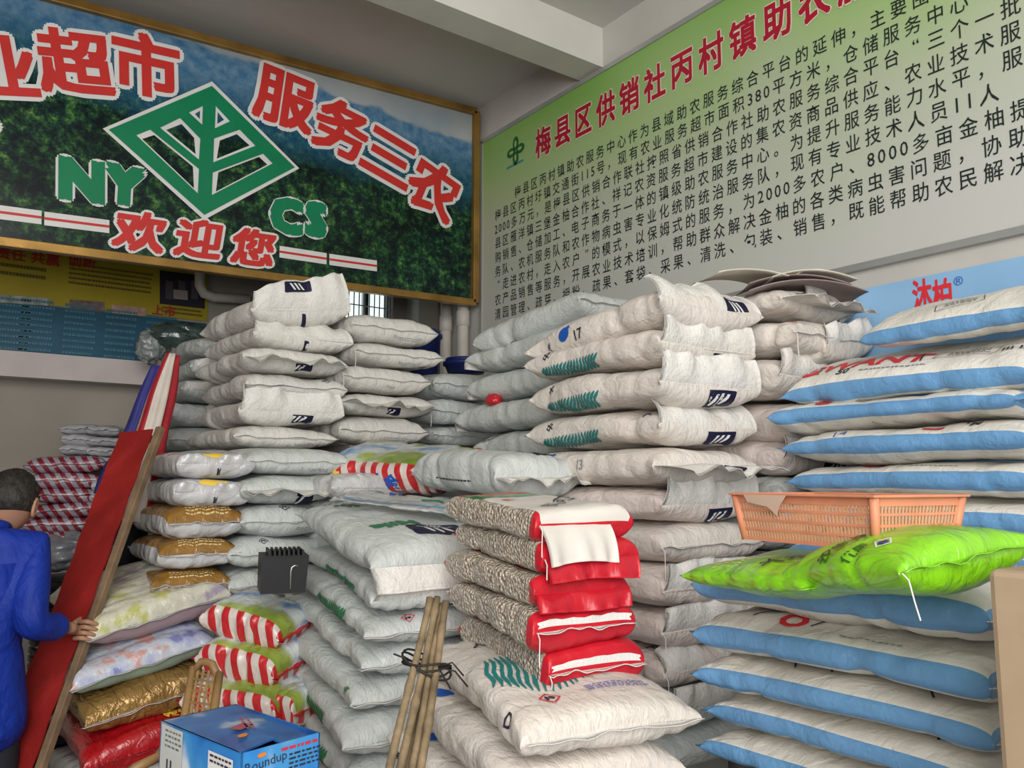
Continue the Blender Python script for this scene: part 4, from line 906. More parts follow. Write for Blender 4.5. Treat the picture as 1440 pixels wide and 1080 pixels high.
# left-centre front pile
FR = 'pile left of canes'
front_stack = stack(FR, 'grey-white sack', (1.235, 2.49), 6, 0.90, 0.56, [768, 822, 868, 917, 966, 1020, 1078, 1140, 1200], [
  dict(near='down', flen=0.09, desc='grey sack with upside-down navy logo and green leaves', tf=1.35, tilt=9, skw=dict(n=2.4, p=5), d=(0.0, -0.02), L=0.92,
       prints=both(lambda S: [(p_logo(0.21, 0.13, 'YARA'), S.L / 2 - 0.16, 0.02, 90), (p_text('Mila', 0.11, M_GRN, 0.04), S.L / 2 - 0.28, -0.10, -90), (p_leaves(0.05), -S.L / 2 + 0.24, -0.16, 0), (p_text('50 KG', 0.04, M_BLK, 0.02), -S.L / 2 + 0.12, -0.16, 80)])),
  dict(near='up', flen=0.09, desc='grey sack with thin dark green stripes', d=(0.02, 0.0), prints=both(lambda S: [(p_zebra(0.42, 0.03, M_GRN, 5, 0.5), 0.0, -(S.W / 2 + S.T * 0.35), 0)], endlogo(-0.02, 0.22, 0.06))),
  dict(near='seam', desc='grey sack with green zebra stripes and red diamond', d=(-0.01, 0.0), prints=both(Z_GRN, lambda S: [(p_hazard(0.028, M_RED), S.L / 2 - 0.05, -0.12, 0)], SML(0.06, 0.0, 0.12, 2)), thread=False, far='out'),
  dict(near='seam', desc='plain grey-white sack with white corner flap', d=(0.0, 0.05), L=0.98, prints=SMB(0, 0.2), far='out'),
  dict(near='seam', desc='grey-white sack with small leaf mark', d=(-0.02, 0.06), prints=both(lambda S: [(p_leaves(0.02), S.L / 2 - 0.09, -(S.W / 2 + 0.01), 0)]), far='out'),
  dict(near='seam', desc='grey sack with green stripes beside the carton', d=(-0.06, 0.03), prints=both(Z_GRN, SMB(0, 0.3)), far='out'),
  dict(near='seam', desc='grey-white sack low beside the blue carton', d=(-0.03, 0.03), prints=both(Z_GRN, lambda S: [(p_hazard(0.03, M_BLK), S.L / 2 - 0.06, -0.1, 0)])),
  dict(near='seam', desc='grey-white sack at the bottom edge', d=(-0.03, 0.03))],
  tilt=6, base=[M_G], group='grey sacks left of the bamboo canes', tfac=0.98)
# two fat sacks behind the red pile
stack('pile behind red bags', 'pale sack', (1.76, 2.54), 2, 0.72, 0.40, [638, 701, 760, 815], [
  dict(near='out', flen=0.09, desc='plump pale sack with violet print and torn end', tf=1.15, d=(0, -0.02), tilt=3, prints=both(lambda S: [(p_text('L1', 0.05, M_VIO), 0.16, 0.0, 60), (p_rect(0.04, 0.18, M_NAVY), S.L / 2 - 0.10, 0.1, 20), (p_lines(0.3, 1, 0.016, M_BLK, 4), 0.0, -(S.W / 2 + S.T * 0.5), 0)]), skw=dict(wr=1.4)),
  dict(near='seam', desc='plain pale sack', d=(-0.02, -0.02)), dict(near='seam', desc='shaded pale sack', d=(0, 0))], base=[M_G], group='plump pale sacks behind the red bags')
# bottom centre sacks
stack('bottom centre pile', 'cream sack', (1.21, 1.60), 10, 0.76, 0.50, [1004, 1084, 1165, 1245], [
  dict(near='seam', desc='cream sack with a large teal zebra print on top', d=(0, 0), tf=0.95, thread=False,
     prints=both(lambda S: [(p_zebra(0.30, 0.34, M_TEAL, 9, 0.25), 0.05, -0.06, 90, 1.0), (p_hazard(0.032, M_RED), S.L / 2 - 0.12, -0.13, 0), (p_lines(0.18, 4, 0.009, M_VIO, 5), S.L / 2 - 0.13, 0.08, 90), (p_text('人', 0.05, M_BLK, 0.04), -0.22, -0.12, 90), (p_text('D', 0.05, M_BLK, 0.02), 0.28, -(S.W / 2 + 0.01), 0)])),
  dict(near='seam', desc='cream sack with a blue dot and weight mark', d=(-0.03, 0.03), prints=both(BLOB(0.16, 0.06), KG(-0.36, -0.08), endlogo(0.05, 0.2, 0.06))),
  dict(near='seam', desc='cream sack cut by the bottom edge', d=(-0.04, 0.06), prints=both(BLOB(0.18, 0.06), KG(-0.34, -0.08)))],
  tilt=5, base=[M_WARM], group='cream sacks under the red bags')
# red bags with gravel windows
def red_slot(k):
    def f(u, th):
        c, s = math.cos(th), math.sin(th)
        if u > 0.89 or u < -0.975: return 0
        if c < 0 and abs(s) < 0.95 and u < 0.88: return 1
        if c > 0: return 0
        if s > 0: return (4 if u < -0.55 else 3 if u < -0.15 else 2) if k == 0 else 0
        return 0
    return f
WT = mat('white_film_print', (0.66, 0.62, 0.57), 0.35, 0.06)
rmats = lambda: [M_REDP, M_GRAVEL, WT, M_PICTOP, mat('orange_print', (0.50, 0.08, 0.02), 0.35, 0.2, 12)]
band = lambda S: [(p_rect(0.018, S.W * 0.92, M_SEAM), S.M - 0.012, 0.0, 0)]
RS = dict(seammat=M_SEAM, fmat=M_REDP)
def top_red_slot(u, th):
    c, s = math.cos(th), math.sin(th)
    if s > 0.55: return 4 if u < -0.72 else 3 if u < -0.2 else 2
    return red_slot(1)(u, th)
stack('red bag pile', 'red bag', (1.365, 1.765), 6, 0.55, 0.32, [716, 763, 811, 861, 918, 986], [
  dict(mats=rmats(), slot=top_red_slot, desc='red and white gravel bag with brush lettering', near='down', flen=0.12, fmat=WT, seammat=M_SEAM, fkw=dict(y1=0.55), prints=lambda S: [(p_text('宝心可卫', 0.06, M_BLK, 0.02), 0.10, 0.02, 130), (p_text('麦饭', 0.03, M_RED, 0.02), 0.0, -0.09, 120)], thread=1),
  dict(mats=rmats(), slot=red_slot(1), desc='red gravel bag with white-edged open flap', near='down', flen=0.07, fmat=M_REDP, seammat=M_SEAM, d=(0.015, -0.01), thread=1),
  dict(mats=rmats(), slot=red_slot(1), desc='red gravel bag with flat square flap', near='down', flen=0.06, fmat=M_REDP, seammat=M_SEAM, d=(-0.01, 0.0)),
  dict(mats=rmats(), slot=red_slot(1), desc='red gravel bag with white seam tape', near='seam', prints=band, d=(-0.01, -0.01), thread=1, **RS),
  dict(mats=rmats(), slot=red_slot(1), desc='red gravel bag with orange print and white tape', near='seam', prints=band, d=(0.03, -0.01), thread=-1, **RS)],
  tilt=4, group='red gravel bags', skw=dict(n=5.0, p=14, q=0.5, ear=0.01, bend=0.0, wr=0.7), tfac=1.0)
for o in list(COL.objects):
    if o.get('group') == 'red gravel bags':
        for c in o.children:
            if c.name.startswith('sewn_seam'): c.scale = (1.0, 1, 1)
# striped bags
def str_slot(u, th): return 1 if math.sin(th) > 0.72 else (2 if abs(u) > 0.93 else 0)
def sbag(label, px, py, d_, az, L, W, T, tilt=0, roll=0, group='striped bags', far=False, prints=()):
    p = at(px, py, d_); SEED[0] += 1; S = Sack(L, W, T, SEED[0], n=3.4, p=5, ear=0.02, wr=1.5)
    return make_sack(label, 'bag', group, p, az, S, [M_STR, M_FIELD, M_STRE], tilt, roll, str_slot, prints(S) if callable(prints) else prints, seammat=M_REDP, smoothres=(30, 28) if far else None)
blue_ch = lambda S: [(p_text('老土金', 0.075, M_BLU, 0.04), 0.02, -(S.W / 2 + S.T * 0.30), 0)]
yl = lambda S: [(p_text('农', 0.06, M_YEL, 0.04), -0.22, -(S.W / 2 + S.T * 0.25), 0)]
sbag('red and white striped bag with blue characters in the middle of the piles', 566, 655, 4.05, -30, 0.72, 0.50, 0.17, 4, 16, prints=both(blue_ch, yl))
sbag('striped bag standing just below the black bin, topmost of its pile', 368, 868, 3.40, -38, 0.36, 0.30, 0.15, 12, 10)
sbag('striped bag with orange print, second below the black bin', 362, 922, 3.35, -36, 0.36, 0.30, 0.16, 8, 8)
sbag('striped bag with blue print, third below the black bin', 352, 975, 3.30, -40, 0.40, 0.32, 0.15, 4, 8)
sbag('red striped bag corner squeezed against the front grey pile', 400, 990, 3.25, -30, 0.26, 0.22, 0.14, 0, 0)
# clear bag on top of the front pile
fs0 = front_stack[0]; S = Sack(0.46, 0.26, 0.03, 77, n=2.4, wr=1.2, ear=0.1); mw = Matrix.Translation(fs0.location) @ fs0.rotation_euler.to_matrix().to_4x4()
p = mw @ Vector((-0.06, 0.02, 0.112)); q_ = (fs0.rotation_euler.to_matrix() @ Matrix.Rotation(R_(48), 3, 'Z')).to_euler()
o = make_sack('empty clear plastic bag with blue edge and green print on the topmost grey sack', 'bag', None, p, -50, S, [M_CLEARF], prints=[(p_rect(0.42, 0.022, M_BAND), 0.0, -0.09, 0), (p_rect(0.09, 0.03, M_GRN), 0.12, 0.04, 20), (p_rect(0.07, 0.025, M_GRN), -0.14, 0.08, 0), (p_rect(0.05, 0.04, M_BLU), -0.05, 0.07, 20)], near='out', flen=0.05, fmat=M_CLEARF, seammat=M_CLEARF)
o.rotation_euler = q_
# small white sack end below the striped bag
stack('low middle column', 'grey film sack', (1.50, 3.42), 0, 0.6, 0.40, [664, 702, 745, 790], [
  dict(near='back', flen=0.06, desc='grey film sack with a tied end', mats=[M_FILM], fmat=M_FILM), dict(near='seam', desc='plain shaded sack'), dict(near='seam', desc='dim plain sack')], base=[M_G], group='sacks under the striped bag')
# far small bags seen past the man
def far_stack(px, d_, rows, w, l, az, pre, m, slot=None, group='far'):
    for i, (a, b_) in enumerate(zip(rows, rows[1:])):
        rr = random.Random(px * 31 + i); p = at(px + rr.uniform(-3, 3), (a + b_) / 2, d_); T = (zat(a, p.x, p.y) - zat(b_, p.x, p.y)) * 1.0
        S = Sack(l, w, T, px + i, wr=1.5); SEED[0] += 1
        make_sack(f"{pre}, {ORD[i]}", 'bag', group, p, az, S, m, 0, rr.uniform(-4, 4), slot, seammat=m[0], smoothres=(26, 24))
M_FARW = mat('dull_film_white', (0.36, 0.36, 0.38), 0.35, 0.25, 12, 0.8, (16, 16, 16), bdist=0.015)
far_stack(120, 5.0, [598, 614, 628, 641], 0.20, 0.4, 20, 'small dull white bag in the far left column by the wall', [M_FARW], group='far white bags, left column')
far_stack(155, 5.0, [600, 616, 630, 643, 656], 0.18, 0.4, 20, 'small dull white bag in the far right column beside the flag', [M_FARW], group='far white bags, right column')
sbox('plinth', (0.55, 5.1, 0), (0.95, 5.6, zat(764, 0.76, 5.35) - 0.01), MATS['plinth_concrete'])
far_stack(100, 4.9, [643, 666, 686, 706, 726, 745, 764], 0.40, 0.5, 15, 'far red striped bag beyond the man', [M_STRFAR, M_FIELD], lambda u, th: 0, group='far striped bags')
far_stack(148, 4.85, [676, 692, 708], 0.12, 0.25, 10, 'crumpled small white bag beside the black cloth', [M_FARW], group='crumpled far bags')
# lime bags on the front blue-banded pile
p = at(1112, 803, 2.08); S = Sack(0.42, 0.34, 0.075, 501, wr=0.5, n=2.4, p=5)
make_sack('lime green bag with wheat picture, left one under the basket', 'bag', 'lime green bags under the basket', p, 12, S, [M_LIME], -2, 6, near='seam', far='seam', fmat=M_LIME, seammat=M_LIME,
  prints=[(p_text('大元', 0.06, M_BLK, 0.02), 0.05, -0.06, 60), (join_p(join2d([ell(0.012 * math.cos(k * 2.4) * (k ** .5), 0.012 * math.sin(k * 2.4) * (k ** .5), 0.007, 0.0035, k * 40) for k in range(16)])), -0.10, -0.10, 0), (join_p(join2d([rect(0.10, 0.003)] + [xf(rect(0.09, 0.003), 0, 0.008 * k, 6 * k) for k in (-2, -1, 1, 2)])), -0.03, -0.05, 30)])
[o for o in COL.objects if o.get('group') == 'lime green bags under the basket'][0]
p = at(1268, 790, 1.80); S = Sack(0.38, 0.36, 0.115, 502, wr=0.5, n=2.3, p=5)
make_sack('glossy lime green bag with upturned corner, right of the basket on the blue-banded sacks', 'bag', 'lime green bags under the basket', p, 18, S, [M_LIME], -8, 8, near='seam', far='seam', fmat=M_LIME, seammat=M_LIME, thread=-1,
  prints=[(p_text('农家谷', 0.04, ink('dark_green_ink', (0.03, 0.10, 0.01)), 0.02), -0.02, -0.12, 70), (p_text('优质', 0.03, ink('dark_green_ink', (0.03, 0.10, 0.01)), 0.02), 0.05, -0.15, 70), (p_hazard(0.022, M_WH), 0.10, -0.12, 0), (p_rect(0.02, 0.012, M_BLU), 0.10, -0.12, 20), (p_lines(0.10, 2, 0.014, ink('dark_green_ink', (0.03, 0.10, 0.01))), 0.12, 0.05, 70)])

# ------------------------------------------------------------------ other things
M_WOOD = mat('worn_wood', (0.19, 0.125, 0.075), 0.7, 0.3, 12, 0.5, (8, 60, 60), bdist=0.004); M_BAM = mat('dry_bamboo', (0.19, 0.14, 0.08), 0.55, 0.45, 22, 0.3, (20, 20, 20), bdist=0.003)
# leaning board: red cloth stretched over a long wooden frame
A1, A2 = at(224, 607, 3.62), at(56, 1084, 3.02); B1, B2 = at(173, 619, 3.66), at(8, 1078, 3.06)
ext = (A2 - A1) * 0.42; A3, B3 = A2 + ext, B2 + ext
e = empty('banner_board', A3.copy()); e.location = (A3.x, A3.y, 0); tag(e, 'long leaning board covered with red cloth in a worn wooden frame', 'banner')
L0 = Vector((A3.x, A3.y, 0)); ax = (A1 - A3).normalized(); side = (B1 - A1); side = (side - ax * side.dot(ax)); wd = side.length; side.normalize(); nrm = ax.cross(side).normalized()
if nrm.dot(Vector((0, 0, CAMH)) - A1) < 0: nrm = -nrm
ln = (A1 - A3).length; rot = Matrix((ax, side, nrm)).transposed()
M_CLOTH = mat('red_cloth', (0.24, 0.012, 0.010), 0.55, 0.3, 4, 0.6, (4, 12, 12), bdist=0.012)
vs = []; fs = []; nu, nv = 60, 14
for i in range(nu):
    for j in range(nv):
        a = i / (nu - 1); b_ = j / (nv - 1)
        z = 0.024 + 0.006 * math.sin(a * 31 + b_ * 4) * math.sin(math.pi * b_) * (1 if a < 0.6 else 0.4) + 0.003 * math.sin(a * 70 + 6 * b_)
        p = A3 + ax * (ln * a) + side * (0.014 + (wd - 0.004) * b_ * (1 + 0.015 * math.sin(a * 17))) + nrm * z
        vs.append(p - L0)
k = len(vs); vs += [v - nrm * 0.004 for v in vs]
for i in range(nu - 1):
    for j in range(nv - 1):
        q = (i * nv + j, (i + 1) * nv + j, (i + 1) * nv + j + 1, i * nv + j + 1); fs += [q, tuple(k + t for t in reversed(q))]
link('red_cloth', mesh('c', vs, fs, [M_CLOTH]), e)
up = tuple(nrm)
t = MB(); t.bar(A3 - L0, A1 + ax * 0.02 - L0, 0.032, 0.03, up); t.build('frame_rail', M_WOOD, e, bevel=0.004)
t = MB(); t.bar(A3 + side * wd - L0, A1 + side * wd - L0, 0.014, 0.022, up); t.build('frame_rail', M_WOOD, e)
for a in (0.05, 0.5, 0.985):
    t = MB(); p = A3 + ax * ln * a - nrm * 0.01 - L0; t.bar(p, p + side * wd, 0.03, 0.015, up); t.build('cross_rail', M_WOOD, e)
faint = ink('faded_ink', (0.20, 0.012, 0.012)); V = []; F = []; k = 0
for i in range(14):
    v, f = xf(p_lines(0.12, 3, 0.02, faint, i)[0][0], 0, 0, 0)
    for q in v: V.append(A3 + ax * (ln * (0.34 + i * 0.047) + q[0] * 0.9) + side * (wd * 0.5 + q[1] * 1.5) + nrm * 0.026 - L0)
    F += [tuple(x + k for x in tt) for tt in f]; k += len(v)
# folded parasols behind the board
def folded(name, label, a, b_, r0, r1, cols, n=36, pleat=0.18, tip=True, cat='parasol'):
    a = Vector(a); b_ = Vector(b_); o = empty(name, (a.x, a.y, a.z)); tag(o, label, cat)
    ax_ = (b_ - a).normalized(); u = ax_.orthogonal().normalized(); w_ = ax_.cross(u); l = (b_ - a).length; m = 26
    vs = []; fs = []; mi = []
    for i in range(m):
        t_ = i / (m - 1); r = r0 + (r1 - r0) * t_
        r *= 1 + 0.12 * math.sin(t_ * 9)
        for j in range(n):
            th = 6.28318 * j / n; rr = r * (1 + pleat * math.sin(th * 6 + 1.5 * t_) + 0.06 * math.sin(th * 13 + 8 * t_))
            vs.append(ax_ * (l * t_) + u * rr * math.cos(th) + w_ * rr * math.sin(th))
    for i in range(m - 1):
        for j in range(n): fs.append((i * n + j, i * n + (j + 1) % n, (i + 1) * n + (j + 1) % n, (i + 1) * n + j)); mi.append(int(j * len(cols) * 3 / n) % len(cols))
    fs.append(tuple(range(n - 1, -1, -1))); mi.append(0); fs.append(tuple((m - 1) * n + j for j in range(n))); mi.append(0)
    link('folded_canvas', mesh('f', vs, fs, cols, mi), o)
    t = MB(); t.tube([-ax_ * 0.035, ax_ * (l + 0.02)], 0.012, 10); t.build('pole', mat('steel_pole', (0.55, 0.55, 0.55), 0.3, metal=0.8), o, smooth=True)
    return o
M_CR = mat('canvas_red', (0.36, 0.02, 0.03), 0.6, 0.15, 8); M_CW = mat('canvas_white', (0.55, 0.50, 0.44), 0.6, 0.1, 8); M_CB = mat('canvas_blue', (0.035, 0.035, 0.20), 0.6, 0.15, 8)
folded('folded_parasol', 'folded red and white striped parasol leaning behind the red banner board', at(243, 499, 4.1), at(180, 735, 3.95), 0.03, 0.115, [M_CR, M_CW], cat='parasol')
folded('folded_parasol', 'folded dark blue parasol leaning left of the striped one', at(222, 516, 4.25), at(160, 700, 4.1), 0.03, 0.075, [M_CB])
# black cloth hanging behind the banner board
def drape(name, label, cat, pts, dd, m, seed=1, th=0.02, nseg=16):
    r = np.random.RandomState(seed); n = len(pts); P = [at(*p) for p in pts]; c = sum(P, Vector()) / n
    return P, c
def lump(name, label, cat, c, dims, m, seed=0, rz=0, n=2.4, amp=0.10, freq=6, rx=0, ry=0, group=None, parent=None):
    r = np.random.RandomState(seed); ks = r.normal(0, freq, (8, 3)); ph = r.uniform(0, 6.28, 8)
    th = np.linspace(0, math.pi, 26); fi = np.linspace(0, 2 * math.pi, 40, endpoint=False); T, Fi = np.meshgrid(th, fi, indexing='ij'); e = 2 / n
    sg_ = lambda v: np.sign(v) * np.abs(v) ** e
    x = sg_(np.sin(T)) * sg_(np.cos(Fi)); y = sg_(np.sin(T)) * sg_(np.sin(Fi)); z = sg_(np.cos(T)); d = np.zeros_like(x)
    for k in range(8): d = d + np.abs(np.sin(x * ks[k, 0] / 2 + y * ks[k, 1] / 2 + z * ks[k, 2] / 2 + ph[k])) / 8
    f = 1 + amp * (d - 0.6) * 3; P = np.stack([x * f * dims[0] / 2, y * f * dims[1] / 2, z * f * dims[2] / 2], -1).reshape(-1, 3)
    fs = [(i * 40 + j, (i + 1) * 40 + j, (i + 1) * 40 + (j + 1) % 40, i * 40 + (j + 1) % 40) for i in range(25) for j in range(40)]
    o = link(name, mesh(name, P, fs, [m]), parent, c, (rx, ry, rz))
    if parent is None: tag(o, label, cat, group)
    return o
M_BC = mat('black_cloth', (0.012, 0.013, 0.018), 0.7, 0.2, 6, 0.5, (6, 20, 4), bdist=0.02)
lump('black_cloth', 'black cloth bundle hanging between the man and the red banner', 'cloth', at(160, 770, 4.15), (0.22, 0.30, 1.0), M_BC, 3, 0.3, 2.8, 0.12, 5, ry=0.22)
M_GP = mat('grey_polythene', (0.20, 0.21, 0.23), 0.2, 0.25, 6, 1.0, (12, 12, 12), 0.6, bdist=0.02, coat=0.5)
lump('plastic_bag', 'crumpled grey plastic bag beside the man, left one', 'bag', at(84, 778, 4.0), (0.30, 0.3, 0.16), M_GP, 4, 0.5, 2.2, 0.25, 7, group='grey plastic bags')
lump('plastic_bag', 'crumpled grey plastic bag under the far striped bags, right one', 'bag', at(122, 776, 4.05), (0.26, 0.3, 0.18), M_GP, 5, 1.2, 2.2, 0.25, 7, group='grey plastic bags')
# ribbed black stack of crates
e = empty('black_crate', (0, 0, 0)); p = at(100, 870, 4.0); e.location = (p.x, p.y, 0); tag(e, 'tall ribbed black plastic bin in shadow behind the banner board', 'bin')
t = MB(); prof = []
for k in range(20): z = 0.35 + k * 0.038; prof += [(0.17, z), (0.17, z + 0.02), (0.155, z + 0.024), (0.155, z + 0.036)]
t.lathe([(0.02, 0.3), (0.15, 0.3)] + prof + [(0.15, prof[-1][1]), (0.02, prof[-1][1])], 28); t.build('ribbed_body', mat('black_plastic', (0.008, 0.009, 0.011), 0.35), e, smooth=False)
t = MB(); t.lathe([(0.0, 0.0), (0.2, 0.0), (0.2, 0.3), (0.0, 0.3)], 28); t.build('base', MATS['black_plastic'], e)
# dark wrapped bundle near the poster
M_DG = mat('dark_green_film', (0.04, 0.065, 0.06), 0.15, 0.6, 9, 1.0, (10, 16, 10), 0.7, bdist=0.02, coat=0.6)
lump('wrapped_bundle', 'dark green film-wrapped bundle on top beside the blue poster', 'bundle', at(258, 476, 5.35), (0.46, 0.35, 0.20), M_DG, 8, 0.1, 2.2, 0.12, 7)
lump('plastic_bag', 'crumpled clear plastic bag end left of the dark wrapped bundle', 'bag', at(212, 488, 5.2), (0.16, 0.14, 0.20), mat('misty_film', (0.22, 0.25, 0.25), 0.2, 0.4, 12, 1.0, (16, 16, 16), coat=0.4, bdist=0.02), 9, 0.1, 2.2, 0.3, 9)
# blue tubs behind the row
M_TUB = mat('navy_plastic', (0.015, 0.025, 0.13), 0.4, 0.15, 5)
def tub(label, c, r, h):
    e = empty('blue_tub', c); tag(e, label, 'tub', 'blue tubs under the sign')
    t = MB(); t.lathe([(0, 0), (r * 0.85, 0), (r, h), (r + 0.012, h), (r + 0.012, h + 0.02), (r - 0.012, h + 0.02), (r * 0.83, 0.02), (0, 0.02)], 30); t.build('tub_body', M_TUB, e, smooth=True)
    t = MB(); t.lathe([(0, h + 0.021), (r, h + 0.021), (r * 0.97, h + 0.045), (0, h + 0.05)], 30); t.build('lid', M_TUB, e, smooth=True)
p = at(585, 545, 5.35); tub('dark blue plastic tub behind the plump sack by the window', (p.x, p.y, p.z), 0.16, 0.33)
p = at(655, 525, 5.35); tub('dark blue plastic tub lid at the foot of the drain pipes', (p.x, p.y, p.z), 0.14, 0.05)
M_PLD = mat('dim_plinth', (0.2, 0.2, 0.2), 0.8)
# small red bag end
lump('red_bag', 'small red bag end peeping between grey sacks of the rear centre column', 'bag', at(694, 562, 4.25), (0.07, 0.1, 0.06), M_REDP, 12, 0, 2.4, 0.15, 8)
# papers on the centre pile
e = empty('paper_stack', at(1118, 400, 3.3)); tag(e, 'stack of curled papers and brown card on the highest white sacks', 'paper')
def sheet(w, l, off, rz, curl, m, nm='sheet', th=0.003):
    vs = []; fs = []; n = 12
    for s_ in (0, th):
        for i in range(n):
            for j in range(n):
                x = (i / (n - 1) - 0.5) * l; y = (j / (n - 1) - 0.5) * w; z = curl * (2.2 * (i / (n - 1) - 0.45) ** 2 * 2) + 0.01 * math.sin(6 * x + 9 * y)
                q = Matrix.Rotation(rz, 3, 'Z') @ Vector((x, y, z + s_)); vs.append(q + Vector(off))
    N = n * n
    for i in range(n - 1):
        for j in range(n - 1):
            q = (i * n + j, (i + 1) * n + j, (i + 1) * n + j + 1, i * n + j + 1); fs += [tuple(reversed(q)), tuple(N + k for k in q)]
    ed = [i * n for i in range(n)] + [(n - 1) * n + j for j in range(1, n)] + [i * n + n - 1 for i in range(n - 2, -1, -1)] + [j for j in range(n - 2, 0, -1)]
    for a, b_ in zip(ed, ed[1:] + ed[:1]): fs.append((a, b_, N + b_, N + a))
    link(nm, mesh(nm, vs, fs, [m]), e)
M_CARD = mat('mauve_card', (0.30, 0.24, 0.23), 0.7, 0.1); M_PAP = mat('cream_paper', (0.66, 0.62, 0.52), 0.7, 0.05)
az_ = R_(-36 - 0)
sheet(0.28, 0.46, (0.03, 0, 0.0), az_ - 0.1, -0.05, M_CARD, 'card_sheet'); sheet(0.26, 0.40, (0.0, 0.02, 0.022), az_ - 0.05, -0.04, M_CARD, 'card_sheet')
sheet(0.30, 0.34, (0.05, 0.0, 0.04), az_, -0.035, M_PAP, 'paper_sheet'); sheet(0.25, 0.30, (-0.20, 0.12, 0.035), az_ + 0.2, -0.02, M_PAP, 'paper_sheet'); sheet(0.26, 0.24, (0.08, 0.02, 0.055), az_ + 0.3, -0.03, M_PAP, 'paper_sheet')
# black bin on the white column
p = at(366, 836, 3.05); e = empty('black_bin', p, R_(-16)); tag(e, 'black square plastic bin with a silver handle between white sacks', 'bin')
t = MB(); w0, w1, h = 0.16, 0.17, 0.13
def ring(z, w, d): return [(0, 0, z), (w, 0, z), (w, d, z), (0, d, z)]
o_ = ring(0, w0, 0.22) + ring(h, w1, 0.22) + [(0.008, 0.008, h), (w1 - 0.008, 0.008, h), (w1 - 0.008, 0.21, h), (0.008, 0.21, h)] + [(0.008, 0.008, 0.01), (w0 - 0.008, 0.008, 0.01), (w0 - 0.008, 0.21, 0.01), (0.008, 0.21, 0.01)]
fs = [(3, 2, 1, 0)] + [(i, (i + 1) % 4, 4 + (i + 1) % 4, 4 + i) for i in range(4)] + [(4 + i, 4 + (i + 1) % 4, 8 + (i + 1) % 4, 8 + i) for i in range(4)] + [(8 + i, 8 + (i + 1) % 4, 12 + (i + 1) % 4, 12 + i) for i in range(4)] + [(12, 13, 14, 15)]
t.add(o_, fs); M_BKB = mat('black_bin_plastic', (0.006, 0.006, 0.007), 0.5); t.build('bin_body', M_BKB, e)
t = MB()
for k in range(8): t.box((0.03 + k * 0.017, 0.11, h + 0.012), (0.008, 0.20, 0.024))
t.box((w1 / 2, 0.11, h + 0.002), (w1, 0.22, 0.006)); q = t.build('ribbed_lid', M_BKB, e); 
t = MB(); t.tube([(0.105, -0.004, 0.015), (0.105, -0.006, 0.08), (0.108, -0.006, 0.094), (0.118, -0.006, 0.10), (0.13, -0.005, 0.098)], 0.0025, 8); t.build('wire_handle', mat('steel_wire', (0.6, 0.6, 0.58), 0.3, metal=0.8), e, smooth=True)
# bamboo canes tied with black twine
e0 = at(592, 1000, 2.05); e = empty('bamboo_bundle', (e0.x, e0.y, 0)); tag(e, 'bundle of dry bamboo canes tied with black twine, leaning on the front sacks', 'bamboo canes')
Lc = Vector((e0.x, e0.y, 0)); rnd = random.Random(5)
for k, (tx, ty, bx, dd) in enumerate(((605, 842, 545, 0), (616, 840, 561, 0.01), (628, 846, 590, 0.01), (622, 850, 577, 0.02), (611, 858, 568, 0.05))):
    a = at(bx, 1095, 1.80 + dd) ; b_ = at(tx, ty, 2.10 + dd); a = a + (a - b_) * 0.9
    n = 40; pts = []; rr = []
    for i in range(n):
        t_ = i / (n - 1); p = a.lerp(b_, t_) + Vector((0.004 * math.sin(t_ * 9 + k), 0.004 * math.cos(t_ * 7 + k), 0)); pts.append(p - Lc)
        nd = (t_ * 7 + k * 0.37) % 1; rr.append((0.0105 - 0.002 * t_) * (1.25 if nd < 0.05 or nd > 0.97 else 1))
    t = MB(); t.tube(pts, rr, 10); t.build('cane', M_BAM, e, smooth=True)
tw = at(598, 938, 1.98) - Lc; t = MB(); rt = Vector((FY, -FX, 0)); fw = Vector((FX, FY, 0))
for k in range(4):
    pts = [tw + rt * (0.058 * math.cos(q)) + fw * (0.045 * math.sin(q) + 0.03) + Vector((0, 0, 0.006 * k - 0.01 + 0.01 * math.sin(q * 2 + k) - 0.25 * 0.058 * math.cos(q))) for q in [i * 6.28318 / 20 for i in range(21)]]
    t.tube(pts, 0.0028, 5)
for (a, b_, c) in ((-0.075, 0.03, 0.012), (0.10, -0.045, -0.02), (0.09, -0.02, 0.0), (0.06, -0.05, -0.03)):
    t.tube([tw + rt * 0.03 * (1 if a > 0 else -1), tw + rt * a * 0.7 + Vector((0, 0, c + 0.01)), tw + rt * a + Vector((0, 0, b_))], 0.0022, 5)
t.build('black_twine', mat('black_twine', (0.02, 0.017, 0.015), 0.6), e, smooth=True)
# bamboo chair
p = at(246, 1085, 2.45); ch = empty('bamboo_chair', (p.x, p.y, 0)); tag(ch, 'small worn bamboo chair with woven backrest in front of the bronze bag', 'chair')
Lc = Vector((p.x, p.y, 0)); M_BAMD = mat('brown_bamboo', (0.26, 0.155, 0.065), 0.4, 0.25, 14, 0.3, (20, 20, 20), bdist=0.004)
bl_, br2, tl_, tr2 = at(243, 1100, 2.42), at(286, 1100, 2.36), at(272, 938, 2.60), at(309, 946, 2.56)
dn = lambda a, b_, k: a + (a - b_) * k
for a, b_ in ((bl_, tl_), (br2, tr2)):
    t = MB(); a2 = dn(a, b_, 1.0); a2.z = max(a2.z, 0.02); t.tube([a2 - Lc, a - Lc, a.lerp(b_, .5) - Lc + Vector((0, 0, 0.0)), b_ - Lc], [0.014, 0.014, 0.013, 0.012], 10); t.build('back_rail', M_BAMD, ch, smooth=True)
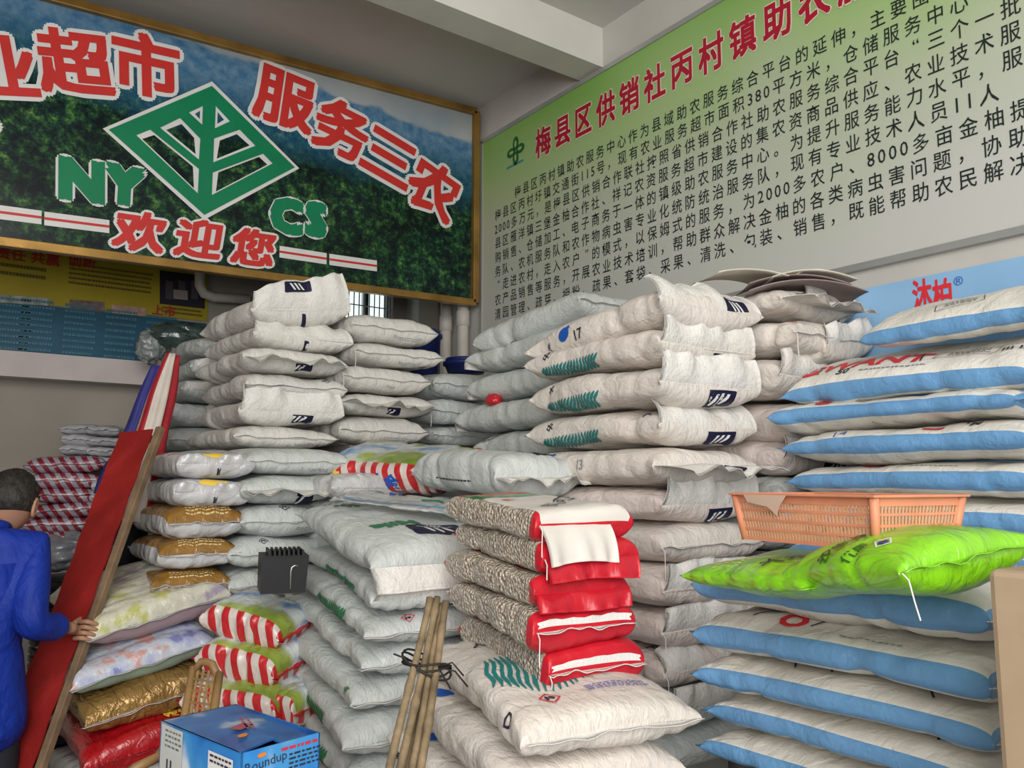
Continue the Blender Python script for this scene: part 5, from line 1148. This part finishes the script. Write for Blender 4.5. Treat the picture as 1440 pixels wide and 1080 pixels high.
t = MB(); m_ = (tl_ + tr2) / 2 + Vector((0, 0, 0.022)); t.tube([tl_ - Lc - Vector((0, 0, 0.02)), tl_.lerp(m_, .6) - Lc + Vector((0, 0, 0.008)), m_ - Lc, tr2.lerp(m_, .6) - Lc + Vector((0, 0, 0.008)), tr2 - Lc - Vector((0, 0, 0.02))], 0.012, 10); t.build('top_rail', M_BAMD, ch, smooth=True)
def Q(u_, v_): return tl_.lerp(tr2, u_).lerp(bl_.lerp(br2, u_), v_) - Lc
for u_ in (0.2, 0.4, 0.6, 0.8): t = MB(); t.bar(Q(u_, 0), Q(u_, 1), 0.008, 0.003, tuple(fw)); t.build('upright_strip', M_BAMD, ch)
t = MB()
for k in range(17): v_ = 0.05 + k * 0.053; t.bar(Q(0, v_) - fw * (0.003 if k % 2 else -0.003), Q(1, v_) - fw * (0.003 if k % 2 else -0.003), 0.0055, 0.003, tuple(fw))
o = t.build('woven_strips', M_BAMD, ch); o['kind'] = 'stuff'
c0 = at(225, 1078, 2.3) - Lc
t = MB(); t.tube([Q(0, 0.8), at(236, 1045, 2.35) - Lc, at(222, 1065, 2.25) - Lc, at(190, 1080, 2.2) - Lc, at(160, 1110, 2.2) - Lc], 0.013, 10); t.build('arm_rail', M_BAMD, ch, smooth=True)
sq = bl_ - Lc; t = MB(); t.box((sq.x - 0.02, sq.y - 0.12, 0.42), (0.34, 0.34, 0.03)); t.build('seat', M_BAMD, ch)
for dx in (-0.16, 0.12):
    for dy in (-0.26, 0.0): t = MB(); t.tube([(sq.x + dx, sq.y + dy, 0), (sq.x + dx, sq.y + dy, 0.42)], 0.014, 8); t.build('leg', M_BAMD, ch, smooth=True)
# blue carton
near = at(340, 1060, 1.90); rt_ = at(450, 1032, 2.055); lf = at(258, 1009, 2.2)
e = empty('carton', (near.x, near.y, 0)); tag(e, 'blue printed carton with sky and cloud picture at the bottom edge', 'box')
xa = Vector((rt_.x - near.x, rt_.y - near.y, 0)); ya = Vector((lf.x - near.x, lf.y - near.y, 0)); bw = xa.length; xa.normalize(); ya = (ya - xa * ya.dot(xa)); bd = ya.length; ya.normalize(); bz = near.z; bh = 0.26
e.location = (near.x, near.y, bz - bh); e.rotation_euler = (0, 0, math.atan2(xa.y, xa.x))
M_SKY = mat_patches('sky_cloud_print', [(0.01, 0.12, 0.42), (0.03, 0.22, 0.60), (0.06, 0.30, 0.65), (0.62, 0.68, 0.72)], 4.5, 0.35, 0.02, 0.15)
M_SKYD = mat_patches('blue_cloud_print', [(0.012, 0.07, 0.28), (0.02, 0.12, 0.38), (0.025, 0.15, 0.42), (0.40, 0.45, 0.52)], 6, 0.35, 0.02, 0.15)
M_FLD = mat('field_yellow_print', (0.42, 0.36, 0.04), 0.4, 0.3, 15)
t = MB(); t.box((bw / 2, 0.002, bh / 2), (bw, 0.004, bh)); t.build('front_panel', M_SKY, e)
t = MB(); t.box((0.002, bd / 2, bh / 2), (0.004, bd, bh)); t.build('side_panel', M_SKY, e)
t = MB(); t.box((bw / 2, bd - 0.002, bh / 2), (bw, 0.004, bh)); t.build('back_panel', M_SKYD, e)
t = MB(); t.box((bw - 0.002, bd / 2, bh / 2), (0.004, bd, bh)); t.build('side_panel', M_SKYD, e)
t = MB(); t.box((bw / 2, bd / 2, 0.002), (bw, bd, 0.004)); t.build('bottom_panel', M_SKYD, e)
for (x0, x1, tl2) in ((0.0, bw * 0.5, 0.010), (bw * 0.5, bw, 0.0)):
    t = MB(); t.add([(x0, 0.01, bh - (0.0 if x0 == 0 else 0)), (x1, 0.03 if x0 == 0 else 0, bh + (0.006 if x0 == 0 else -0.008)), (x1, bd, bh), (x0, bd, bh), (x0, 0.01, bh - 0.004), (x1, 0.03 if x0 == 0 else 0, bh + (0.002 if x0 == 0 else -0.012)), (x1, bd, bh - 0.004), (x0, bd, bh - 0.004)], [(0, 1, 2, 3), (7, 6, 5, 4), (0, 4, 5, 1), (1, 5, 6, 2), (2, 6, 7, 3), (3, 7, 4, 0)]); t.build('top_flap', M_SKYD, e)
def box_print(vf, x, z, sc, m, nm, face='front', rot=0):
    v, f = xf(vf, x, z, rot, sc)
    if face == 'front': P = [(p[0], -0.002, p[1]) for p in v]
    elif face == 'side': P = [(-0.002, bd - p[0], p[1]) for p in v]
    else: P = [(p[0], p[1], bh + 0.008) for p in v]
    link(nm, mesh(nm, P, f, [m], None, False), e)
box_print(rect(bw, 0.05), bw / 2, 0.095, 1, M_FLD, 'field_picture'); box_print(text2d('Roundup', 0.0), 0.062, bh - 0.034, 0.03, M_BLK, 'lettering', rot=4); box_print(ell(0, 0, 0.012, 0.005, 0), 0.05, bh - 0.014, 1, ink('orange_ink', (0.7, 0.22, 0.03)), 'mark')
box_print(p_lines(0.08, 4, 0.010, M_BLK, 8)[0][0], 0.162, bh - 0.05, 1, M_BLK, 'small_print'); box_print(p_lines(0.10, 1, 0.015, M_RED, 2)[0][0], 0.15, bh - 0.022, 1, M_RED, 'small_print')
box_print(rect(0.11, 0.19), 0.065, bh - 0.10, 1, mat('label_pale', (0.5, 0.52, 0.50), 0.5), 'white_label', 'side'); box_print(p_lines(0.07, 4, 0.012)[0][0], 0.065, bh - 0.04, 1, M_GREYINK, 'small_print', 'side'); 
v, f = text2d('1L', 0.02); link('lettering', mesh('l', [(-0.0035, bd - (0.065 + p[0] * 0.05), bh - 0.10 + p[1] * 0.05) for p in v], f, [M_BLK], None, False), e)
link('white_label', mesh('l', [(-0.003, bd - p[0], p[1]) for p in xf(rect(0.11, 0.05), bd - 0.085, bh - 0.045)[0]], [(0, 1, 2, 3)], [M_WH], None, False), e)
link('small_print', mesh('l', [(-0.0045, bd - p[0], p[1]) for p in xf(p_lines(0.09, 2, 0.012)[0][0], bd - 0.085, bh - 0.04)[0]], p_lines(0.09, 2, 0.012)[0][0][1], [M_BLK], None, False), e)
box_print(p_lines(0.10, 2, 0.014, M_RED, 5)[0][0], bw * 0.6, bd * 0.45, 1, ink('dull_red_ink', (0.35, 0.08, 0.12)), 'small_print', 'top', 70); box_print(rect(0.05, 0.035), bw * 0.45, bd * 0.42, 1, MATS['dull_red_ink'], 'red_mark', 'top', 20); box_print(ell(0, 0, 0.016, 0.01), bw * 0.28, bd * 0.25, 1, MATS['orange_ink'], 'mark', 'top', 30)
# kraft carton at the right edge
p = at(1387, 800, 1.5); e = empty('kraft_carton', (p.x, p.y - 0.42, 0), 0); tag(e, 'brown tape-worn cardboard carton at the right edge of the picture', 'box')
M_KR = mat('kraft_board', (0.36, 0.265, 0.175), 0.75, 0.1, 5, 0.15, (10, 10, 10)); ht = p.z
t = MB(); t.box((0.20, 0.21, ht / 2), (0.40, 0.42, ht)); t.build('carton_body', M_KR, e, bevel=0.012)
t = MB(); t.box((0.20, 0.21, ht + 0.001), (0.06, 0.425, 0.003)); t.build('tape', mat('clear_tape', (0.45, 0.36, 0.25), 0.2, coat=0.5), e)
t = MB(); t.tube([(-0.003, 0.33, ht - 0.10), (-0.006, 0.28, ht - 0.085), (-0.004, 0.22, ht - 0.10), (-0.006, 0.12, ht - 0.14)], 0.002, 6); t.build('loose_thread', M_THREAD, e)
# orange basket
az = R_(11.3); near = at(1229, 697, 1.74); rgt = Vector((math.cos(az), -math.sin(az), 0)); awy = Vector((math.sin(az), math.cos(az), 0))
bk = empty('plastic_basket', (near.x, near.y, 1.405), -az); tag(bk, 'orange slotted plastic basket standing on the lime green bags', 'basket')
M_OR = mat('orange_plastic', (0.64, 0.25, 0.14), 0.4, 0.12, 10, 0.1, (10, 10, 10)); M_ORP = mat('faded_orange_plastic', (0.62, 0.34, 0.20), 0.45, 0.1, 12)
LW, LL, BHt = 0.27, 0.44, 0.115; tp = 0.016                       # local x = right, y = away
def wallp(a, b_, z): # point on a wall: a,b corners at the rim (2d), taper inwards towards the floor
    return None
rim = [(0, 0), (LW, 0), (LW, LL), (0, LL)]; flo = [(tp, tp), (LW - tp, tp), (LW - tp, LL - tp), (tp, LL - tp)]
def WP(i, u_, v_):   # wall i, u along, v up 0..1
    a, b_ = flo[i], flo[(i + 1) % 4]; c, d = rim[i], rim[(i + 1) % 4]
    lo = Vector((a[0] + (b_[0] - a[0]) * u_, a[1] + (b_[1] - a[1]) * u_, 0)); hi = Vector((c[0] + (d[0] - c[0]) * u_, c[1] + (d[1] - c[1]) * u_, BHt)); return lo.lerp(hi, v_)
for i in range(4):
    out = [(0, -1, 0), (1, 0, 0), (0, 1, 0), (-1, 0, 0)][i]; ll_ = LW if i % 2 == 0 else LL; n = int(ll_ / 0.0105)
    t = MB()
    for k in range(1, n): t.bar(WP(i, k / n, 0.05), WP(i, k / n, 0.86), 0.0048, 0.003, out)
    o = t.build('slats', M_ORP if i != 3 else M_ORP, bk); o['kind'] = 'stuff'
    for v_, hh in ((0.04, 0.010), (0.25, 0.006), (0.45, 0.006), (0.66, 0.006), (0.90, 0.020)):
        t = MB(); t.bar(WP(i, 0, v_), WP(i, 1, v_), hh, 0.004, out); 
        t = MB(); a_, b_ = WP(i, 0, v_), WP(i, 1, v_); t.box((a_ + b_) / 2, ((abs(b_.x - a_.x) + 0.002) if i % 2 == 0 else 0.004, (abs(b_.y - a_.y) + 0.002) if i % 2 else 0.004, hh)); t.build('side_rail', M_OR, bk)
    t = MB(); q0, q1 = WP(i, 0, 0), WP(i, 0, 1); t.tube([q0, q1], [0.010, 0.011], 8); t.build('corner_post', M_OR, bk, smooth=True)
t = MB(); w_ = 0.014
for i in range(4):
    a_, b_ = Vector((*rim[i], BHt)), Vector((*rim[(i + 1) % 4], BHt)); d_ = (b_ - a_).normalized(); t.bar(a_ - d_ * w_, b_ + d_ * w_, 0.026, 0.006, (0, 0, 1))
t.build('rim', M_OR, bk, bevel=0.002)
for k in range(9): t = MB(); y_ = tp + (LL - 2 * tp) * (k + 0.5) / 9; t.box((LW / 2, y_, 0.003), (LW - 2 * tp, 0.02, 0.004)); t.build('floor_bar', M_ORP, bk)
t = MB(); t.add([(-0.016, LL - 0.05, BHt - 0.001), (-0.016, LL - 0.20, BHt - 0.001), (-0.012, LL - 0.17, BHt - 0.03), (-0.010, LL - 0.16, BHt - 0.05), (-0.010, LL - 0.13, BHt - 0.03), (-0.012, LL - 0.06, BHt - 0.02)], [(0, 1, 2, 3, 4, 5)])
o = t.build('torn_label', mat('torn_label', (0.62, 0.45, 0.36), 0.6), bk); m_ = o.modifiers.new('s', 'SOLIDIFY'); m_.thickness = 0.001
# ------------------------------------------------------------------ the man
M_SKIN = mat('skin', (0.36, 0.19, 0.12), 0.5, 0.08, 15, 0.1, (30, 30, 30), 0.35, bdist=0.002)
M_JKT = mat('blue_jacket', (0.006, 0.028, 0.27), 0.6, 0.15, 4, 0.6, (7, 7, 5), 0.25, bdist=0.06)
M_HAIR = mat('dark_hair', (0.022, 0.018, 0.015), 0.6, 0.7, 60, 1.0, (120, 120, 30), 0.4, bdist=0.006)
M_TRS = mat('dark_trousers', (0.015, 0.017, 0.025), 0.7, 0.1)
base = at(-34, 800, 2.95); MZ = R_(8); man = empty('person', (base.x, base.y, 0), -MZ); tag(man, 'man in a blue work jacket seen from behind, gripping the red banner board', 'person')
def skin(name, pts, edges, m, sub=2, parent=man, root=0):
    me = bpy.data.meshes.new(name); me.from_pydata([p[0] for p in pts], edges, []); o = bpy.data.objects.new(name, me); COL.objects.link(o)
    sk = o.modifiers.new('k', 'SKIN'); 
    for i, p in enumerate(pts):
        r = p[1]; me.skin_vertices[0].data[i].radius = r if isinstance(r, tuple) else (r, r); me.skin_vertices[0].data[i].use_root = (i == root)
    sk.use_smooth_shade = True; sb = o.modifiers.new('s', 'SUBSURF'); sb.levels = sub; sb.render_levels = sub
    bpy.context.view_layer.update(); dg = bpy.context.evaluated_depsgraph_get(); m2 = bpy.data.meshes.new_from_object(o.evaluated_get(dg)); bpy.data.objects.remove(o)
    m2.materials.clear(); m2.materials.append(m); m2.polygons.foreach_set('use_smooth', [True] * len(m2.polygons)); return link(name, m2, parent)
# local axes: x = his right, y = forward, z = up
hw = Matrix.Rotation(MZ, 4, 'Z') @ (at(121, 884, 3.17) - Vector((base.x, base.y, 0))); HR = Vector((hw.x, hw.y, hw.z))
SH = 1.31; wr = HR + Vector((-0.055, -0.015, 0.012)); el = Vector((0.175, -0.11, 1.05))
P = [((0, 0, 0.93), (0.13, 0.10)), ((0, -0.01, 1.12), (0.12, 0.09)), ((0, -0.005, 1.27), (0.12, 0.085)), ((0.02, 0.03, 1.385), 0.058), ((0.04, 0.06, 1.45), 0.055),
     ((0.17, 0, SH), 0.045), (tuple(el), 0.036), (tuple(wr), 0.026), ((-0.17, 0, SH), 0.058), ((-0.23, -0.04, 1.03), 0.043), ((-0.17, 0.16, 0.98), 0.027),
     ((0.09, 0, 0.86), 0.085), ((0.10, 0.01, 0.48), 0.055), ((0.10, -0.01, 0.09), 0.036), ((0.11, 0.13, 0.035), 0.032),
     ((-0.09, 0, 0.86), 0.085), ((-0.10, 0.01, 0.48), 0.055), ((-0.10, -0.01, 0.09), 0.036), ((-0.11, 0.13, 0.035), 0.032)]
E_ = [(0, 1), (1, 2), (2, 3), (3, 4), (2, 5), (5, 6), (6, 7), (2, 8), (8, 9), (9, 10), (0, 11), (11, 12), (12, 13), (13, 14), (0, 15), (15, 16), (16, 17), (17, 18)]
skin('body', P, E_, M_SKIN)
Vv = lambda v, k=0: tuple(v)
mid = lambda a, b_, t_: tuple(Vector(a).lerp(Vector(b_), t_))
J = [((0, 0.0, 0.58), (0.23, 0.18)), ((0, 0, 0.95), (0.18, 0.14)), ((0, -0.015, 1.12), (0.172, 0.13)), ((0, -0.02, 1.27), (0.175, 0.12)), ((0.01, 0.015, 1.365), (0.085, 0.075)), ((0.02, 0.03, 1.395), (0.07, 0.068)),
     ((0.175, -0.005, SH), 0.082), (tuple(el), 0.066), (mid(el, wr, 0.45), 0.058), (mid(el, wr, 0.90), 0.050), ((-0.175, -0.005, SH), 0.082), ((-0.23, -0.04, 1.03), 0.066), ((-0.18, 0.12, 0.985), 0.05)]
skin('jacket', J, [(0, 1), (1, 2), (2, 3), (3, 4), (4, 5), (3, 6), (6, 7), (7, 8), (8, 9), (3, 10), (10, 11), (11, 12)], M_JKT, root=2)
skin('jacket_collar', [((-0.05, 0.0, 1.395), 0.024), ((0.0, -0.045, 1.40), 0.024), ((0.05, -0.03, 1.40), 0.024), ((0.085, 0.03, 1.385), 0.024), ((0.06, 0.09, 1.37), 0.022)], [(0, 1), (1, 2), (2, 3), (3, 4)], M_JKT, 2)
skin('trousers', [((0, 0, 0.80), (0.12, 0.10)), ((0.095, 0, 0.72), 0.09), ((0.10, 0.01, 0.48), 0.078), ((0.10, -0.01, 0.08), 0.06), ((-0.095, 0, 0.72), 0.09), ((-0.10, 0.01, 0.48), 0.078), ((-0.10, -0.01, 0.08), 0.06)], [(0, 1), (1, 2), (2, 3), (0, 4), (4, 5), (5, 6)], M_TRS)
for s_ in (1, -1): skin('shoe', [((0.10 * s_, -0.05, 0.04), 0.04), ((0.105 * s_, 0.05, 0.045), 0.045), ((0.115 * s_, 0.17, 0.032), 0.034)], [(0, 1), (1, 2)], M_BC, 2)
# head
hd = Vector((0.085, 0.085, 1.468))
def head_mesh():
    n, m = 36, 44; vs = []; fs = []
    for i in range(n + 1):
        t_ = math.pi * i / n
        for j in range(m):
            f_ = 6.28318 * j / m; x = math.sin(t_) * math.cos(f_); y = math.sin(t_) * math.sin(f_); z = math.cos(t_)      # y forward
            X, Y, Z = x * 0.076, y * 0.094, z * 0.108
            if z < 0: X *= 1 - 0.28 * (-z) ** 1.3; Y *= 1 - 0.10 * (-z)
            if z < 0 and y < 0: Y *= 1 - 0.35 * (-z); 
            if y > 0:
                fr = max(0, y)
                nose = math.exp(-((x / 0.16) ** 2)) * math.exp(-(((z + 0.15) / 0.20) ** 2)); Y += 0.022 * nose * fr
                for sx in (-1, 1): Y -= 0.010 * math.exp(-(((x - 0.40 * sx) / 0.18) ** 2 + ((z - 0.06) / 0.10) ** 2)) * fr
                Y += 0.006 * math.exp(-((x / 0.25) ** 2 + ((z + 0.48) / 0.07) ** 2)) * fr - 0.005 * math.exp(-((x / 0.25) ** 2 + ((z + 0.53) / 0.025) ** 2)) * fr
                Y += 0.010 * math.exp(-((x / 0.3) ** 2 + ((z + 0.85) / 0.15) ** 2)) * fr
            vs.append((X, Y, Z))
    for i in range(n):
        for j in range(m): fs.append((i * m + j, (i + 1) * m + j, (i + 1) * m + (j + 1) % m, i * m + (j + 1) % m))
    return mesh('head', vs, fs, [M_SKIN])
HT = Euler((R_(-12), R_(6), R_(-14)), 'XYZ')
hdo = link('head', head_mesh(), man, hd, HT); hdo.scale = (1.1, 1.08, 1.08)
for s_ in (1, -1):
    t = MB(); c = Vector((0.074 * s_, -0.005, -0.005)); pts = [c + Vector((0.006 * s_, 0.014 * math.cos(q) - 0.008, 0.030 * math.sin(q))) for q in [i * 6.28318 / 14 for i in range(15)]]
    t.tube(pts, 0.0055, 8); t.tube([c + Vector((0, 0.002, -0.02)), c + Vector((0.003 * s_, -0.006, 0.0)), c + Vector((0, 0, 0.018))], [0.007, 0.010, 0.007], 8); t.build('ear', M_SKIN, hdo, smooth=True)
    t = MB(); t.lathe([(0.0005, -0.011), (0.008, -0.008), (0.011, 0), (0.008, 0.008), (0.0005, 0.011)], 14); q = t.build('eye', mat('eye_dark', (0.06, 0.05, 0.045), 0.2), hdo, (0.030 * s_, 0.072, 0.006), smooth=True)
vs = []; fs = []; n, m = 26, 56; rh = np.random.RandomState(4); lump_ = rh.uniform(0.97, 1.06, (n + 1, m))
for i in range(n + 1):
    for j in range(m):
        f_ = 6.28318 * j / m; y = math.sin(f_); lim = 1.88 - 0.78 * max(0, y) ** 0.6 - 0.10 * abs(math.cos(f_)); t_ = lim * i / n
        x = math.sin(t_) * math.cos(f_); yy = math.sin(t_) * y; z = math.cos(t_); k = (1.115 - 0.08 * (i / n) ** 4) * (lump_[i, j] if i < n else 0.98)
        X, Y, Z = x * 0.076 * k, yy * 0.094 * k, z * 0.108 * k
        if z < 0: X *= 1 - 0.28 * (-z) ** 1.3; Y *= 1 - 0.45 * (-z)
        vs.append((X, Y, Z))
for i in range(n):
    for j in range(m): fs.append((i * m + j, (i + 1) * m + j, (i + 1) * m + (j + 1) % m, i * m + (j + 1) % m))
link('hair', mesh('hair', vs, fs, [M_HAIR]), hdo)
# right hand closed on the rail: rail direction in his frame
RM = Matrix.Rotation(MZ, 3, 'Z'); rd = (RM @ ax).normalized(); nn = (RM @ nrm).normalized(); ss = (RM @ side).normalized()
rc = RM @ (A3 + ax * 0 - Vector((base.x, base.y, 0))); tt_ = (HR - rc).dot(rd); rc = rc + rd * tt_        # rail centre nearest the hand
palm0 = rc + ss * 0.045 + nn * 0.035; knk = rc + nn * 0.040 + ss * 0.0
pts = [(tuple(wr), 0.024), (tuple(wr.lerp(palm0, 0.55)), (0.030, 0.022)), (tuple(palm0.lerp(knk, 0.5)), (0.036, 0.020))]; ed = [(0, 1), (1, 2)]
hand = skin('hand', pts, ed, M_SKIN, 2)
for k, (off, ln_) in enumerate(((0.032, 0.92), (0.011, 1.0), (-0.010, 0.95), (-0.030, 0.78))):
    b0 = palm0.lerp(knk, 0.45) + rd * off; f1 = knk + rd * off - ss * 0.018 + nn * 0.004; f2 = rc + rd * off * 0.95 - ss * 0.040 * ln_ + nn * 0.010; f3 = rc + rd * off * 0.9 - ss * 0.034 * ln_ - nn * 0.020 * ln_
    skin('finger', [(tuple(b0), 0.0095), (tuple(f1), 0.0098), (tuple(f2), 0.0088), (tuple(f3), 0.0075)], [(0, 1), (1, 2), (2, 3)], M_SKIN, 2, hand)
skin('thumb', [(tuple(wr.lerp(palm0, 0.7) + rd * 0.022), 0.0125), (tuple(palm0 + rd * 0.052 - nn * 0.02), 0.0115), (tuple(rc + ss * 0.028 + rd * 0.058 - nn * 0.030), 0.0095), (tuple(rc + ss * 0.004 + rd * 0.052 - nn * 0.034), 0.0085)], [(0, 1), (1, 2), (2, 3)], M_SKIN, 2, hand)
lh = Vector((-0.17, 0.16, 0.98)); h2 = skin('hand', [(tuple(lh - Vector((0, 0.03, 0))), 0.024), (tuple(lh + Vector((0.01, 0.03, -0.02))), (0.032, 0.02)), (tuple(lh + Vector((0.015, 0.065, -0.035))), (0.036, 0.018))], [(0, 1), (1, 2)], M_SKIN, 2)
for k in range(4):
    b0 = lh + Vector((-0.018 + k * 0.02, 0.065, -0.035)); q = 1 - 0.1 * abs(k - 1.5)
    skin('finger', [(tuple(b0), 0.009), (tuple(b0 + Vector((0, 0.035 * q, -0.02))), 0.009), (tuple(b0 + Vector((0, 0.05 * q, -0.048 * q))), 0.008), (tuple(b0 + Vector((0, 0.045 * q, -0.068 * q))), 0.007)], [(0, 1), (1, 2), (2, 3)], M_SKIN, 2, h2)
skin('thumb', [(tuple(lh + Vector((0.03, 0.02, -0.015))), 0.011), (tuple(lh + Vector((0.052, 0.05, -0.03))), 0.010), (tuple(lh + Vector((0.05, 0.08, -0.045))), 0.008)], [(0, 1), (1, 2)], M_SKIN, 2, h2)
